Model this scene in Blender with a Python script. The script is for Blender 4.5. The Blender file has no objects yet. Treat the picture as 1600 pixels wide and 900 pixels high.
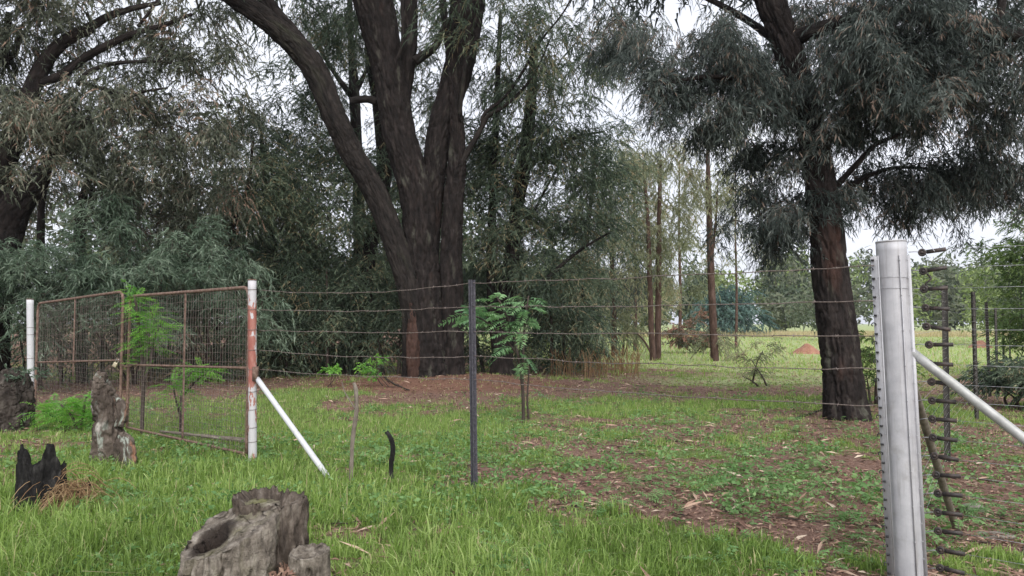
import bpy, math
import numpy as np

# ------------------------------------------------------------------ camera, sky, sun, exposure
scene = bpy.context.scene
CAM_H, F_PX = 1.6, 1150.0
PITCH = math.atan(55.0 / F_PX)
cam_data = bpy.data.cameras.new("camera")
cam_data.sensor_width = 36.0
cam_data.lens = 36.0 * F_PX / 1600.0
cam_data.clip_start, cam_data.clip_end = 0.05, 6000.0
cam = bpy.data.objects.new("camera", cam_data)
scene.collection.objects.link(cam)
cam.location = (0, 0, CAM_H)
cam.rotation_euler = (math.radians(90) + PITCH, 0, 0)
scene.camera = cam

SUN_EL, SUN_AZ = math.radians(40), math.radians(165)      # behind the viewer, high, veiled by cloud
world = bpy.data.worlds.new("World")
scene.world = world
world.use_nodes = True
wn = world.node_tree
wn.nodes.clear()
sky = wn.nodes.new("ShaderNodeTexSky")
sky.sky_type = 'NISHITA'
sky.sun_disc = False
sky.sun_elevation, sky.sun_rotation = SUN_EL, SUN_AZ
sky.air_density, sky.dust_density, sky.ozone_density = 1.0, 4.0, 1.0
hsv = wn.nodes.new("ShaderNodeHueSaturation")
hsv.inputs["Saturation"].default_value = 0.22
bg = wn.nodes.new("ShaderNodeBackground")
bg.inputs["Strength"].default_value = 0.15
wo = wn.nodes.new("ShaderNodeOutputWorld")
wn.links.new(sky.outputs[0], hsv.inputs["Color"])
cloud = wn.nodes.new("ShaderNodeTexNoise")             # even cloud cover drawn over the clear sky
cloud.inputs["Scale"].default_value, cloud.inputs["Detail"].default_value = 2.2, 5.0
cr = wn.nodes.new("ShaderNodeValToRGB")
cr.color_ramp.elements[0].position, cr.color_ramp.elements[0].color = .3, (2.9, 3.05, 3.5, 1)
cr.color_ramp.elements[1].position, cr.color_ramp.elements[1].color = .7, (3.85, 3.95, 4.3, 1)
cm = wn.nodes.new("ShaderNodeMix")
cm.data_type = 'RGBA'
cm.inputs["Factor"].default_value = .8
wn.links.new(cloud.outputs["Fac"], cr.inputs[0])
wn.links.new(hsv.outputs[0], cm.inputs[6])
wn.links.new(cr.outputs[0], cm.inputs[7])
wn.links.new(cm.outputs[2], bg.inputs["Color"])
wn.links.new(bg.outputs[0], wo.inputs["Surface"])

sun_data = bpy.data.lights.new("sun", 'SUN')
sun_data.energy, sun_data.angle, sun_data.color = 1.5, math.radians(60), (1.0, 0.96, 0.9)
sun = bpy.data.objects.new("sun", sun_data)
scene.collection.objects.link(sun)
sun.rotation_euler = (math.radians(90) - SUN_EL, 0, math.radians(180) - SUN_AZ)
scene.view_settings.view_transform = 'Standard'
scene.view_settings.look = 'None'
scene.view_settings.gamma = 1.0
scene.view_settings.exposure = 1.05
scene.render.engine = 'CYCLES'
scene.cycles.max_bounces = 6
scene.cycles.diffuse_bounces = 4
scene.cycles.glossy_bounces = 2
scene.cycles.transmission_bounces = 4
scene.cycles.use_denoising = True

# ------------------------------------------------------------------ helpers
COL = scene.collection
R = np.random.default_rng

def _hash(ix, iy, iz, seed):
    h = (ix * 374761393 + iy * 668265263 + iz * 2147483647 + seed * 144665) & 0xFFFFFFFF
    h = ((h ^ (h >> 13)) * 1274126177) & 0xFFFFFFFF
    h = ((h ^ (h >> 16)) * 2246822519) & 0xFFFFFFFF
    return ((h ^ (h >> 15)) & 0xFFFFFF) / float(0xFFFFFF)

def vnoise(x, y, z=0.0, seed=0):
    x, y, z = np.broadcast_arrays(np.asarray(x, float), np.asarray(y, float), np.asarray(z, float))
    ix, iy, iz = (np.floor(a).astype(np.int64) for a in (x, y, z))
    fx, fy, fz = x - ix, y - iy, z - iz
    fx, fy, fz = (a * a * (3 - 2 * a) for a in (fx, fy, fz))
    r = 0.0
    for dx in (0, 1):
        for dy in (0, 1):
            for dz in (0, 1):
                w = (fx if dx else 1 - fx) * (fy if dy else 1 - fy) * (fz if dz else 1 - fz)
                r = r + w * _hash(ix + dx, iy + dy, iz + dz, seed)
    return r

def fbm(x, y, z=0.0, seed=0, oct=3):
    r, a, s = 0.0, 0.5, 1.0
    for k in range(oct):
        r = r + a * vnoise(np.asarray(x) * s, np.asarray(y) * s, np.asarray(z) * s, seed + k * 17)
        a *= 0.5
        s *= 2.03
    return r / (1 - 0.5 ** oct)

def pt(px, py, Y):
    """pixel of the 1600x900 photograph at world distance Y"""
    a, b = (px - 800.0) / F_PX, -(py - 450.0) / F_PX
    c, s = math.cos(PITCH), math.sin(PITCH)
    dy, dz = c - b * s, s + b * c
    t = Y / dy
    return np.array([a * t, Y, CAM_H + dz * t])

BIG = (-1.95, 19.4)
def hgt(x, y):
    x, y = np.asarray(x, float), np.asarray(y, float)
    r = np.exp(-y / 60.0)
    h = (fbm(x * .45, y * .45, 3.0, 5, 2) - .5) * .12 * r + (fbm(x * 2.1, y * 2.1, 1.0, 9, 2) - .5) * .05 * r
    h = h + .28 * np.exp(-(((x - BIG[0]) / 2.6) ** 2 + ((y - BIG[1]) / 2.2) ** 2))
    return h

def gp(px, py):
    """ground point under a pixel"""
    d = CAM_H * F_PX / max(py - 505.0, 1.0)
    for _ in range(4):
        p = pt(px, py, d)
        d = d * (CAM_H - float(hgt(p[0], d))) / (CAM_H - p[2])
    p = pt(px, py, d)
    p[2] = float(hgt(p[0], p[1]))
    return p

def unit(v):
    v = np.asarray(v, float)
    return v / np.maximum(np.linalg.norm(v, axis=-1, keepdims=True), 1e-9)

class MB:
    """collects polygons; build() makes ONE mesh object"""
    def __init__(self):
        self.V, self.Q, self.T, self.A, self.n = [], [], [], {}, 0
    def add(self, V, quads=None, tris=None, **att):
        V = np.asarray(V, float).reshape(-1, 3)
        if quads is not None and len(quads): self.Q.append(np.asarray(quads, np.int64).reshape(-1, 4) + self.n)
        if tris is not None and len(tris): self.T.append(np.asarray(tris, np.int64).reshape(-1, 3) + self.n)
        for k, v in att.items():
            self.A.setdefault(k, []).append((self.n, np.broadcast_to(np.asarray(v, float), (len(V),) + np.shape(v)[1:]) if np.ndim(v) else np.full(len(V), float(v))))
        self.V.append(V)
        self.n += len(V)
        return self
    def mesh(self, name, origin=(0, 0, 0), smooth=True):
        V = np.concatenate(self.V) - np.asarray(origin, float)
        Q = np.concatenate(self.Q) if self.Q else np.zeros((0, 4), np.int64)
        T = np.concatenate(self.T) if self.T else np.zeros((0, 3), np.int64)
        me = bpy.data.meshes.new(name)
        me.vertices.add(len(V))
        me.vertices.foreach_set("co", V.astype(np.float32).ravel())
        loops = np.concatenate([Q.ravel(), T.ravel()]).astype(np.int32)
        me.loops.add(len(loops))
        me.loops.foreach_set("vertex_index", loops)
        npoly = len(Q) + len(T)
        me.polygons.add(npoly)
        start = np.concatenate([np.arange(len(Q)) * 4, len(Q) * 4 + np.arange(len(T)) * 3]).astype(np.int32)
        me.polygons.foreach_set("loop_start", start)
        me.polygons.foreach_set("use_smooth", np.full(npoly, smooth))
        for k, lst in self.A.items():
            vec = lst[0][1].ndim == 2
            arr = np.zeros((len(V), 3) if vec else len(V), np.float32)
            for s, a in lst: arr[s:s + len(a)] = a
            at = me.attributes.new(k, 'FLOAT_VECTOR' if vec else 'FLOAT', 'POINT')
            at.data.foreach_set("vector" if vec else "value", arr.ravel())
        me.update(calc_edges=True)
        return me
    def build(self, name, mat, parent=None, origin=None, smooth=True):
        if parent is not None and origin is None: origin = world_loc(parent)
        o = bpy.data.objects.new(name, self.mesh(name, (0, 0, 0) if origin is None else origin, smooth))
        o.data.materials.append(mat)
        COL.objects.link(o)
        if parent is not None: o.parent = parent
        elif origin is not None: o.location = origin
        return o

def world_loc(o):
    l = np.array(o.location[:])
    while o.parent is not None:
        o = o.parent
        l = l + np.array(o.location[:])
    return l

def tag(o, label=None, cat=None, group=None, kind=None):
    for k, v in (("label", label), ("category", cat), ("group", group), ("kind", kind)):
        if v: o[k] = v
    return o

def thing(name, label, cat, loc, group=None):
    o = bpy.data.objects.new(name, None)
    o.empty_display_size = 0.1
    o.location = [float(v) for v in loc]
    COL.objects.link(o)
    return tag(o, label, cat, group)

def spline(P, n):
    """Catmull-Rom through control rows (any columns), n samples evenly spread"""
    P = np.asarray(P, float)
    if len(P) == 2:
        t = np.linspace(0, 1, n)[:, None]
        return P[0] * (1 - t) + P[1] * t
    E = np.vstack([2 * P[0] - P[1], P, 2 * P[-1] - P[-2]])
    u = np.linspace(0, len(P) - 1 - 1e-9, n)
    i = np.floor(u).astype(int)
    f = (u - i)[:, None]
    a, b, c, d = E[i], E[i + 1], E[i + 2], E[i + 3]
    return .5 * (2 * b + (c - a) * f + (2 * a - 5 * b + 4 * c - d) * f ** 2 + (3 * b - a - 3 * c + d) * f ** 3)

def tube(mb, path, rad, ns=8, bark=0.0, cell=.09, stretch=6.0, seed=0, lump=0.0, cap=True, flare=None, **att):
    path = np.asarray(path, float)
    n = len(path)
    rad = np.broadcast_to(np.asarray(rad, float), (n,))
    T = unit(np.gradient(path, axis=0))
    ref = np.array([0, 1.0, 0]) if abs(T[0][1]) < .9 else np.array([1.0, 0, 0])
    N = np.zeros((n, 3))
    v = ref - T[0] * (ref @ T[0])
    N[0] = unit(v)
    for k in range(1, n):
        v = N[k - 1] - T[k] * (N[k - 1] @ T[k])
        N[k] = unit(v)
    B = np.cross(T, N)
    th = np.arange(ns) * 2 * math.pi / ns
    s = np.concatenate([[0], np.cumsum(np.linalg.norm(np.diff(path, axis=0), axis=1))])
    C, S = np.cos(th)[None, :], np.sin(th)[None, :]
    rr = np.repeat(rad[:, None], ns, 1)
    ss = np.repeat(s[:, None], ns, 1)
    if lump:
        rr = rr * (1 + lump * (fbm(C * 1.3 + 7 * seed, S * 1.3, ss * .9, seed + 3, 3) - .5) * 2)
    if flare is not None:
        rr = rr + flare(ss, th[None, :])
    if bark:
        w = fbm(C * rr * 3, S * rr * 3, ss * 2.5, seed + 50, 2) - .5
        tw = th[None, :] + ss * .12 + w * .5
        a = vnoise(np.cos(tw) * rr / cell, np.sin(tw) * rr / cell, ss / (cell * stretch), seed)
        b = vnoise(np.cos(tw) * rr / cell * 2.1, np.sin(tw) * rr / cell * 2.1, ss / (cell * stretch * .4), seed + 1)
        ck = np.clip(1 - np.abs(a - .5) / .10, 0, 1) + .6 * np.clip(1 - np.abs(b - .5) / .12, 0, 1)
        rr = rr - bark * 1.15 * ck + bark * .8 * (a - .5) + bark * .25
    V = path[:, None, :] + rr[:, :, None] * (C[..., None] * N[:, None, :] + S[..., None] * B[:, None, :])
    idx = np.arange(n * ns).reshape(n, ns)
    q = np.stack([idx[:-1], np.roll(idx, -1, 1)[:-1], np.roll(idx, -1, 1)[1:], idx[1:]], -1).reshape(-1, 4)
    bc = np.stack([np.broadcast_to(C, rr.shape) * rad[:, None], np.broadcast_to(S, rr.shape) * rad[:, None], ss * .3 + seed * 3.1], -1).reshape(-1, 3)
    V = V.reshape(-1, 3)
    tris = None
    if cap:
        V = np.vstack([V, path[:1], path[-1:]])
        bc = np.vstack([bc, bc[:1], bc[-1:]])
        e, g = n * ns, n * ns + 1
        i0, i1 = idx[0], idx[-1]
        tris = np.vstack([np.stack([np.full(ns, e), np.roll(i0, -1), i0], -1), np.stack([np.full(ns, g), i1, np.roll(i1, -1)], -1)])
    if mb.A.get('barkco') is not None or mb.n == 0:
        mb.add(V, q, tris, barkco=bc, **att)
    else:
        mb.add(V, q, tris, **att)
    return V

def box(mb, c, sx, sy, sz, ax=None):
    ax = np.eye(3) if ax is None else np.asarray(ax, float)
    s = np.array([[x, y, z] for z in (-.5, .5) for y in (-.5, .5) for x in (-.5, .5)]) * np.array([sx, sy, sz])
    mb.add(np.asarray(c, float) + s @ ax, [[0, 2, 3, 1], [4, 5, 7, 6], [0, 1, 5, 4], [2, 6, 7, 3], [0, 4, 6, 2], [1, 3, 7, 5]])

# ------------------------------------------------------------------ materials
def mat(name):
    m = bpy.data.materials.new(name)
    m.use_nodes = True
    nt = m.node_tree
    return m, nt, nt.nodes["Principled BSDF"], nt.nodes["Material Output"]

def nd(nt, t, **kw):
    n = nt.nodes.new("ShaderNode" + t)
    for k, v in kw.items():
        if k in n.inputs: n.inputs[k].default_value = v
        else: setattr(n, k, v)
    return n

def ramp(nt, stops, fac=None):
    r = nt.nodes.new("ShaderNodeValToRGB")
    el = r.color_ramp.elements
    while len(el) < len(stops): el.new(.5)
    for e, (p, c) in zip(el, stops):
        e.position = p
        e.color = (*c, 1)
    if fac is not None: nt.links.new(fac, r.inputs[0])
    return r

def attr(nt, name):
    return nd(nt, "Attribute", attribute_name=name)

def leaf_mat(name, stops, trans=.3, rough=.55, spec=.25, gain=1.0):
    m, nt, bs, out = mat(name)
    stops = [(p, tuple(min(v * gain, .8) for v in c)) for p, c in stops]
    r = ramp(nt, stops, attr(nt, "tint").outputs["Fac"])
    nt.links.new(r.outputs[0], bs.inputs["Base Color"])
    bs.inputs["Roughness"].default_value = rough
    bs.inputs["Specular IOR Level"].default_value = spec
    if trans:
        tr = nd(nt, "BsdfTranslucent")
        hs = nd(nt, "HueSaturation", Saturation=1.25, Value=1.2)
        nt.links.new(r.outputs[0], hs.inputs["Color"])
        nt.links.new(hs.outputs[0], tr.inputs["Color"])
        mx = nd(nt, "MixShader")
        mx.inputs[0].default_value = trans
        nt.links.new(bs.outputs[0], mx.inputs[1])
        nt.links.new(tr.outputs[0], mx.inputs[2])
        nt.links.new(mx.outputs[0], out.inputs["Surface"])
    return m

def bark_mat(name, dark, mid, light, moss=None, scale=9.0, bump=.6, spots=None, rough=.9):
    m, nt, bs, out = mat(name)
    co = attr(nt, "barkco").outputs["Vector"]
    n1 = nd(nt, "TexNoise", Scale=scale, Detail=6.0, Roughness=.65)
    nt.links.new(co, n1.inputs["Vector"])
    r = ramp(nt, [(.3, dark), (.52, mid), (.75, light)], n1.outputs["Fac"])
    last = r.outputs[0]
    for colr, sc, lo, hi in ([moss] if moss else []) + (spots or []):
        n2 = nd(nt, "TexNoise", Scale=sc, Detail=4.0, Roughness=.6)
        nt.links.new(co, n2.inputs["Vector"])
        mr = nd(nt, "MapRange")
        mr.inputs["From Min"].default_value, mr.inputs["From Max"].default_value = lo, hi
        nt.links.new(n2.outputs["Fac"], mr.inputs["Value"])
        mx = nd(nt, "Mix", data_type='RGBA')
        nt.links.new(mr.outputs[0], mx.inputs["Factor"])
        nt.links.new(last, mx.inputs[6])
        mx.inputs[7].default_value = (*colr, 1)
        last = mx.outputs[2]
    nt.links.new(last, bs.inputs["Base Color"])
    bs.inputs["Roughness"].default_value = rough
    bs.inputs["Specular IOR Level"].default_value = .2
    n3 = nd(nt, "TexNoise", Scale=scale * 3, Detail=5.0, Roughness=.7)
    nt.links.new(co, n3.inputs["Vector"])
    bp = nd(nt, "Bump", Strength=bump, Distance=.03)
    nt.links.new(n3.outputs["Fac"], bp.inputs["Height"])
    nt.links.new(bp.outputs[0], bs.inputs["Normal"])
    return m

def metal_mat(name, base, alt, sc=30.0, lo=.45, hi=.6, rough=.55, metallic=.0, bump=.15):
    m, nt, bs, out = mat(name)
    co = nd(nt, "TexCoord").outputs["Object"]
    n1 = nd(nt, "TexNoise", Scale=sc, Detail=5.0, Roughness=.65)
    nt.links.new(co, n1.inputs["Vector"])
    r = ramp(nt, [(lo, base), (hi, alt)], n1.outputs["Fac"])
    nt.links.new(r.outputs[0], bs.inputs["Base Color"])
    bs.inputs["Roughness"].default_value = rough
    bs.inputs["Metallic"].default_value = metallic
    bp = nd(nt, "Bump", Strength=bump, Distance=.004)
    nt.links.new(n1.outputs["Fac"], bp.inputs["Height"])
    nt.links.new(bp.outputs[0], bs.inputs["Normal"])
    return m

M = {}
M['bark'] = bark_mat("dark_fissured_bark", (.008, .007, .0065), (.022, .0175, .0165), (.055, .044, .040), spots=[((.085, .044, .033), 1.2, .62, .82), ((.075, .075, .06), 4.5, .60, .74)], bump=1.0)
M['bark_scar'] = bark_mat("red_inner_bark", (.022, .014, .011), (.06, .034, .027), (.105, .066, .052))
M['bark_mossy'] = bark_mat("lichen_dusted_bark", (.008, .0075, .007), (.023, .019, .0175), (.052, .044, .039), moss=((.06, .062, .042), 2.5, .55, .85), bump=1.0)
M['bark_red'] = bark_mat("reddish_young_bark", (.035, .022, .018), (.085, .052, .042), (.15, .10, .085))
M['twig'] = bark_mat("grey_brown_twig", (.03, .023, .02), (.06, .047, .04), (.10, .085, .075), bump=.2)
M['dead'] = bark_mat("bleached_dead_wood", (.09, .075, .062), (.2, .17, .14), (.32, .29, .25), scale=14, bump=.7)
M['grey_wood'] = bark_mat("weathered_stump_wood", (.055, .045, .037), (.22, .19, .158), (.44, .40, .345), scale=19, bump=1.0,
                          spots=[((.17, .17, .075), 2.3, .55, .75), ((.07, .052, .042), 4.0, .6, .72)])
_nt = M['grey_wood'].node_tree                       # rotten heartwood, darkened further to paint shade into the hollow
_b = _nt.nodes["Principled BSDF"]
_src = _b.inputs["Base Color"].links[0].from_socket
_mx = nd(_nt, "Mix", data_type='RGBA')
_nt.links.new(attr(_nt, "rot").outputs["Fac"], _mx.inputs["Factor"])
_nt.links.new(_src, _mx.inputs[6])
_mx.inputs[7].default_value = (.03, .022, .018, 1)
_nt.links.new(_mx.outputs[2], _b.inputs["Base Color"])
_mp = nd(_nt, "Mapping"); _mp.inputs["Scale"].default_value = (5, 5, 95)
_nt.links.new(attr(_nt, "barkco").outputs["Vector"], _mp.inputs["Vector"])
_n4 = nd(_nt, "TexNoise", Scale=1.0, Detail=3.0, Roughness=.6, Distortion=.6)
_nt.links.new(_mp.outputs[0], _n4.inputs["Vector"])
_b4 = nd(_nt, "Bump", Strength=.7, Distance=.012)
_nt.links.new(_n4.outputs["Fac"], _b4.inputs["Height"])
_nt.links.new(_b.inputs["Normal"].links[0].from_socket, _b4.inputs["Normal"])
_nt.links.new(_b4.outputs[0], _b.inputs["Normal"])
M['brown_wood'] = bark_mat("brown_rotted_wood", (.03, .023, .019), (.115, .093, .076), (.27, .235, .20), scale=16, bump=.9,
                           spots=[((.30, .31, .26), 6.0, .66, .75)])
M['dark_wood'] = bark_mat("dark_broken_wood", (.014, .012, .010), (.045, .037, .032), (.13, .115, .10), scale=9, bump=1.0, spots=[((.26, .27, .24), 7.0, .62, .72)])
M['char'] = bark_mat("charred_wood", (.006, .006, .006), (.016, .015, .015), (.06, .057, .055), scale=16, bump=1.0, rough=.8,
                     spots=[((.20, .19, .18), 6.0, .62, .74)])
M['lichen_wood'] = bark_mat("lichen_covered_wood", (.028, .021, .017), (.10, .08, .066), (.24, .205, .175), scale=7, bump=1.0,
                            spots=[((.38, .36, .33), 3.4, .60, .66), ((.30, .33, .29), 11.0, .58, .66), ((.32, .17, .11), 4.4, .64, .70), ((.03, .024, .02), 5.5, .60, .66)])
M['hollow'] = bark_mat("rotten_hollow_wood", (.012, .009, .007), (.035, .026, .02), (.07, .052, .042), scale=18, bump=1.0)

GREY = [(0, (.020, .028, .025)), (.35, (.042, .055, .049)), (.7, (.082, .10, .09)), (.93, (.145, .16, .145)), (1, (.19, .11, .075))]
M['leaf_weep'] = leaf_mat("weeping_grey_leaves", GREY, .22, gain=1.25)
M['leaf_olive'] = leaf_mat("olive_brown_leaves", [(0, (.028, .034, .024)), (.4, (.06, .07, .05)), (.75, (.11, .115, .085)), (.92, (.17, .155, .125)), (1, (.18, .10, .07))], .25, gain=1.65)
M['leaf_dark'] = leaf_mat("dark_wattle_leaves", [(0, (.024, .036, .025)), (.4, (.05, .07, .047)), (.8, (.095, .122, .08)), (.95, (.15, .16, .10)), (1, (.2, .115, .065))], .25, gain=1.8)
M['leaf_silver'] = leaf_mat("silvery_shrub_leaves", [(0, (.034, .056, .036)), (.4, (.066, .10, .066)), (.8, (.115, .16, .112)), (1, (.165, .21, .155))], .25, .45, .4, gain=1.25)
M['leaf_pale'] = leaf_mat("pale_young_gum_leaves", [(0, (.075, .085, .05)), (.5, (.13, .138, .085)), (.9, (.195, .192, .125)), (1, (.2, .14, .1))], .35, gain=1.9)
M['leaf_fern'] = leaf_mat("bright_feathery_leaves", [(0, (.05, .13, .03)), (.5, (.10, .22, .045)), (1, (.17, .31, .07))], .4, gain=1.75)
M['leaf_jac'] = leaf_mat("fresh_green_fronds", [(0, (.065, .13, .068)), (.5, (.12, .21, .105)), (1, (.19, .30, .15))], .35, gain=1.5)
M['leaf_bush'] = leaf_mat("green_bush_leaves", [(0, (.03, .055, .018)), (.5, (.07, .115, .035)), (1, (.13, .18, .06))], .3, gain=1.3)
M['leaf_red'] = leaf_mat("dying_red_brown_leaves", [(0, (.07, .08, .05)), (.45, (.13, .135, .095)), (.7, (.19, .13, .10)), (1, (.31, .175, .13))], .25, gain=1.1)
M['leaf_blue'] = leaf_mat("blue_green_far_leaves", [(0, (.035, .07, .06)), (.6, (.075, .13, .115)), (1, (.13, .19, .17))], .2, gain=1.2)
M['leaf_far'] = leaf_mat("far_wood_leaves", [(0, (.03, .045, .028)), (.3, (.058, .075, .045)), (.6, (.085, .092, .06)), (.8, (.085, .12, .048)), (1, (.14, .175, .065))], .2, gain=1.7)
M['grass'] = leaf_mat("grass_blades", [(0, (.10, .16, .04)), (.4, (.20, .30, .08)), (.8, (.315, .43, .135)), (.93, (.41, .50, .20)), (.96, (.46, .39, .23)), (1, (.54, .47, .31))], .4, .5, .3)
M['herb'] = leaf_mat("ground_herb_leaves", [(0, (.09, .18, .06)), (.6, (.15, .27, .10)), (1, (.23, .36, .14))], .3)
M['litter'] = leaf_mat("fallen_leaf_litter", [(0, (.08, .05, .04)), (.35, (.20, .12, .092)), (.65, (.33, .22, .165)), (.88, (.45, .335, .255)), (1, (.52, .43, .34))], 0, .85, .15)
M['straw'] = leaf_mat("dry_straw", [(0, (.16, .09, .05)), (.5, (.30, .19, .10)), (1, (.46, .33, .19))], .2)

M['rust'] = metal_mat("rusty_gate_tube", (.10, .058, .042), (.21, .14, .11), 22, .4, .65, .8)
M['wire'] = metal_mat("rusty_barbed_wire", (.10, .075, .065), (.20, .165, .15), 40, .4, .6, .7)
M['bright_wire'] = metal_mat("galvanised_wire", (.32, .32, .33), (.5, .5, .52), 60, .4, .6, .4, .6)
M['galv'] = metal_mat("silver_painted_steel", (.36, .362, .385), (.46, .462, .48), 9, .35, .7, .5, .12, .1)
_nt = M['galv'].node_tree                            # grime running down and rust specks
_b = _nt.nodes["Principled BSDF"]
_co = nd(_nt, "TexCoord").outputs["Object"]
_last = _b.inputs["Base Color"].links[0].from_socket
for _sc, _n, _lo, _hi, _c in (((1, 1, .06), 38, .52, .72, (.20, .19, .185)), ((1, 1, .5), 60, .68, .74, (.17, .09, .06)), ((1, 1, 1), 7, .56, .72, (.27, .26, .25))):
    _m = nd(_nt, "Mapping"); _m.inputs["Scale"].default_value = _sc
    _nt.links.new(_co, _m.inputs["Vector"])
    _t = nd(_nt, "TexNoise", Scale=float(_n), Detail=5.0, Roughness=.65)
    _nt.links.new(_m.outputs[0], _t.inputs["Vector"])
    _r = nd(_nt, "MapRange"); _r.inputs["From Min"].default_value, _r.inputs["From Max"].default_value, _r.inputs["To Max"].default_value = _lo, _hi, .6
    _nt.links.new(_t.outputs["Fac"], _r.inputs["Value"])
    _x = nd(_nt, "Mix", data_type='RGBA')
    _nt.links.new(_r.outputs[0], _x.inputs["Factor"]); _nt.links.new(_last, _x.inputs[6]); _x.inputs[7].default_value = (*_c, 1)
    _last = _x.outputs[2]
_nt.links.new(_last, _b.inputs["Base Color"])
M['strut'] = metal_mat("galvanised_pipe", (.28, .285, .275), (.40, .405, .395), 14, .35, .65, .5, .2, .08)
M['whitepaint'] = metal_mat("white_painted_pipe", (.50, .51, .53), (.34, .33, .32), 16, .55, .75, .6)
M['old_pipe'] = metal_mat("weathered_brown_pipe", (.10, .085, .062), (.20, .18, .14), 18, .4, .65, .8)
M['dark_steel'] = metal_mat("dark_painted_standard", (.035, .034, .045), (.085, .08, .095), 45, .4, .65, .55, .2)
M['fence_green'] = metal_mat("blackish_fence_standard", (.035, .032, .028), (.12, .11, .095), 40, .5, .7, .7)
M['insul'] = metal_mat("black_plastic_insulator", (.022, .019, .018), (.075, .05, .042), 35, .45, .7, .6)
M['bolt'] = metal_mat("blackened_hook", (.02, .02, .022), (.08, .08, .085), 60, .4, .7, .5, .3)
M['brass'] = metal_mat("worn_brass", (.42, .36, .22), (.55, .50, .38), 60, .4, .6, .4, .5)
M['shackle'] = metal_mat("shackle_steel", (.45, .45, .44), (.6, .6, .6), 60, .4, .6, .3, .9)
M['concrete'] = metal_mat("rough_concrete", (.14, .125, .105), (.24, .22, .19), 18, .35, .65, .95, 0, .8)
M['soil_mound'] = metal_mat("red_soil", (.22, .10, .062), (.33, .175, .12), 6, .35, .65, .95, 0, .8)

# gate post: silver pipe with red paint showing through
m, nt, bs, out = mat("peeling_red_and_silver_paint")
co = nd(nt, "TexCoord").outputs["Object"]
mp = nd(nt, "Mapping"); mp.inputs["Scale"].default_value = (9, 9, 3.2)
nt.links.new(co, mp.inputs["Vector"])
n1 = nd(nt, "TexNoise", Scale=1.6, Detail=6.0, Roughness=.6)
nt.links.new(mp.outputs[0], n1.inputs["Vector"])
sep = nd(nt, "SeparateXYZ"); nt.links.new(co, sep.inputs[0])
mr = nd(nt, "MapRange"); mr.inputs["From Min"].default_value = .3; mr.inputs["From Max"].default_value = 1.35
nt.links.new(sep.outputs["Z"], mr.inputs["Value"])
mr2 = nd(nt, "MapRange"); mr2.inputs["From Min"].default_value = 1.9; mr2.inputs["From Max"].default_value = 1.72
nt.links.new(sep.outputs["Z"], mr2.inputs["Value"])
mu = nd(nt, "Math", operation='MULTIPLY'); nt.links.new(mr.outputs[0], mu.inputs[0]); nt.links.new(mr2.outputs[0], mu.inputs[1])
ad = nd(nt, "Math", operation='MULTIPLY_ADD'); ad.inputs[1].default_value = .19
nt.links.new(mu.outputs[0], ad.inputs[0]); nt.links.new(n1.outputs["Fac"], ad.inputs[2])
rr_ = ramp(nt, [(.58, (.46, .45, .47)), (.61, (.33, .15, .12)), (.75, (.27, .09, .07))], ad.outputs[0])
nt.links.new(rr_.outputs[0], bs.inputs["Base Color"])
bs.inputs["Roughness"].default_value = .6
M['gate_post'] = m

# ground: red soil, litter and green undergrowth mixed by where things grow
m, nt, bs, out = mat("soil_litter_and_turf")
co = nd(nt, "TexCoord").outputs["Object"]
def gnoise(sc, det=5.0, rg=.6):
    n = nd(nt, "TexNoise", Scale=sc, Detail=det, Roughness=rg)
    nt.links.new(co, n.inputs["Vector"])
    return n.outputs["Fac"]
soil = ramp(nt, [(.3, (.10, .058, .046)), (.5, (.20, .125, .098)), (.68, (.31, .21, .17)), (.8, (.43, .33, .27))], gnoise(26, 8, .75))
green = ramp(nt, [(.3, (.07, .10, .03)), (.5, (.13, .17, .06)), (.7, (.19, .22, .095)), (.85, (.27, .25, .14))], gnoise(9, 8, .75))
red = ramp(nt, [(.3, (.11, .058, .042)), (.55, (.225, .125, .09)), (.8, (.36, .23, .17))], gnoise(14, 8, .7))
field = ramp(nt, [(.3, (.20, .25, .10)), (.5, (.30, .35, .16)), (.75, (.39, .40, .23))], gnoise(.9, 9, .72))
def mixc(fac, a, b):
    mx = nd(nt, "Mix", data_type='RGBA')
    nt.links.new(fac, mx.inputs["Factor"]); nt.links.new(a, mx.inputs[6]); nt.links.new(b, mx.inputs[7])
    return mx.outputs[2]
def edge(name, sc, amt):
    a = nd(nt, "Math", operation='MULTIPLY_ADD'); nt.links.new(gnoise(sc, 6, .7), a.inputs[0]); a.inputs[1].default_value = amt; 
    nt.links.new(attr(nt, name).outputs["Fac"], a.inputs[2])
    r_ = nd(nt, "MapRange"); r_.inputs["From Min"].default_value = .35 + amt * .5; r_.inputs["From Max"].default_value = .65 + amt * .5
    nt.links.new(a.outputs[0], r_.inputs["Value"])
    return r_.outputs[0]
c = mixc(edge("red", 5, .5), soil.outputs[0], red.outputs[0])
c = mixc(edge("grassy", 6, .7), c, green.outputs[0])
c = mixc(edge("field", 1.2, .5), c, field.outputs[0])
nt.links.new(c, bs.inputs["Base Color"])
bs.inputs["Roughness"].default_value = .95
bs.inputs["Specular IOR Level"].default_value = .1
bp = nd(nt, "Bump", Strength=.8, Distance=.03)
nt.links.new(gnoise(38, 8, .75), bp.inputs["Height"])
nt.links.new(bp.outputs[0], bs.inputs["Normal"])
M['ground'] = m

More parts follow.
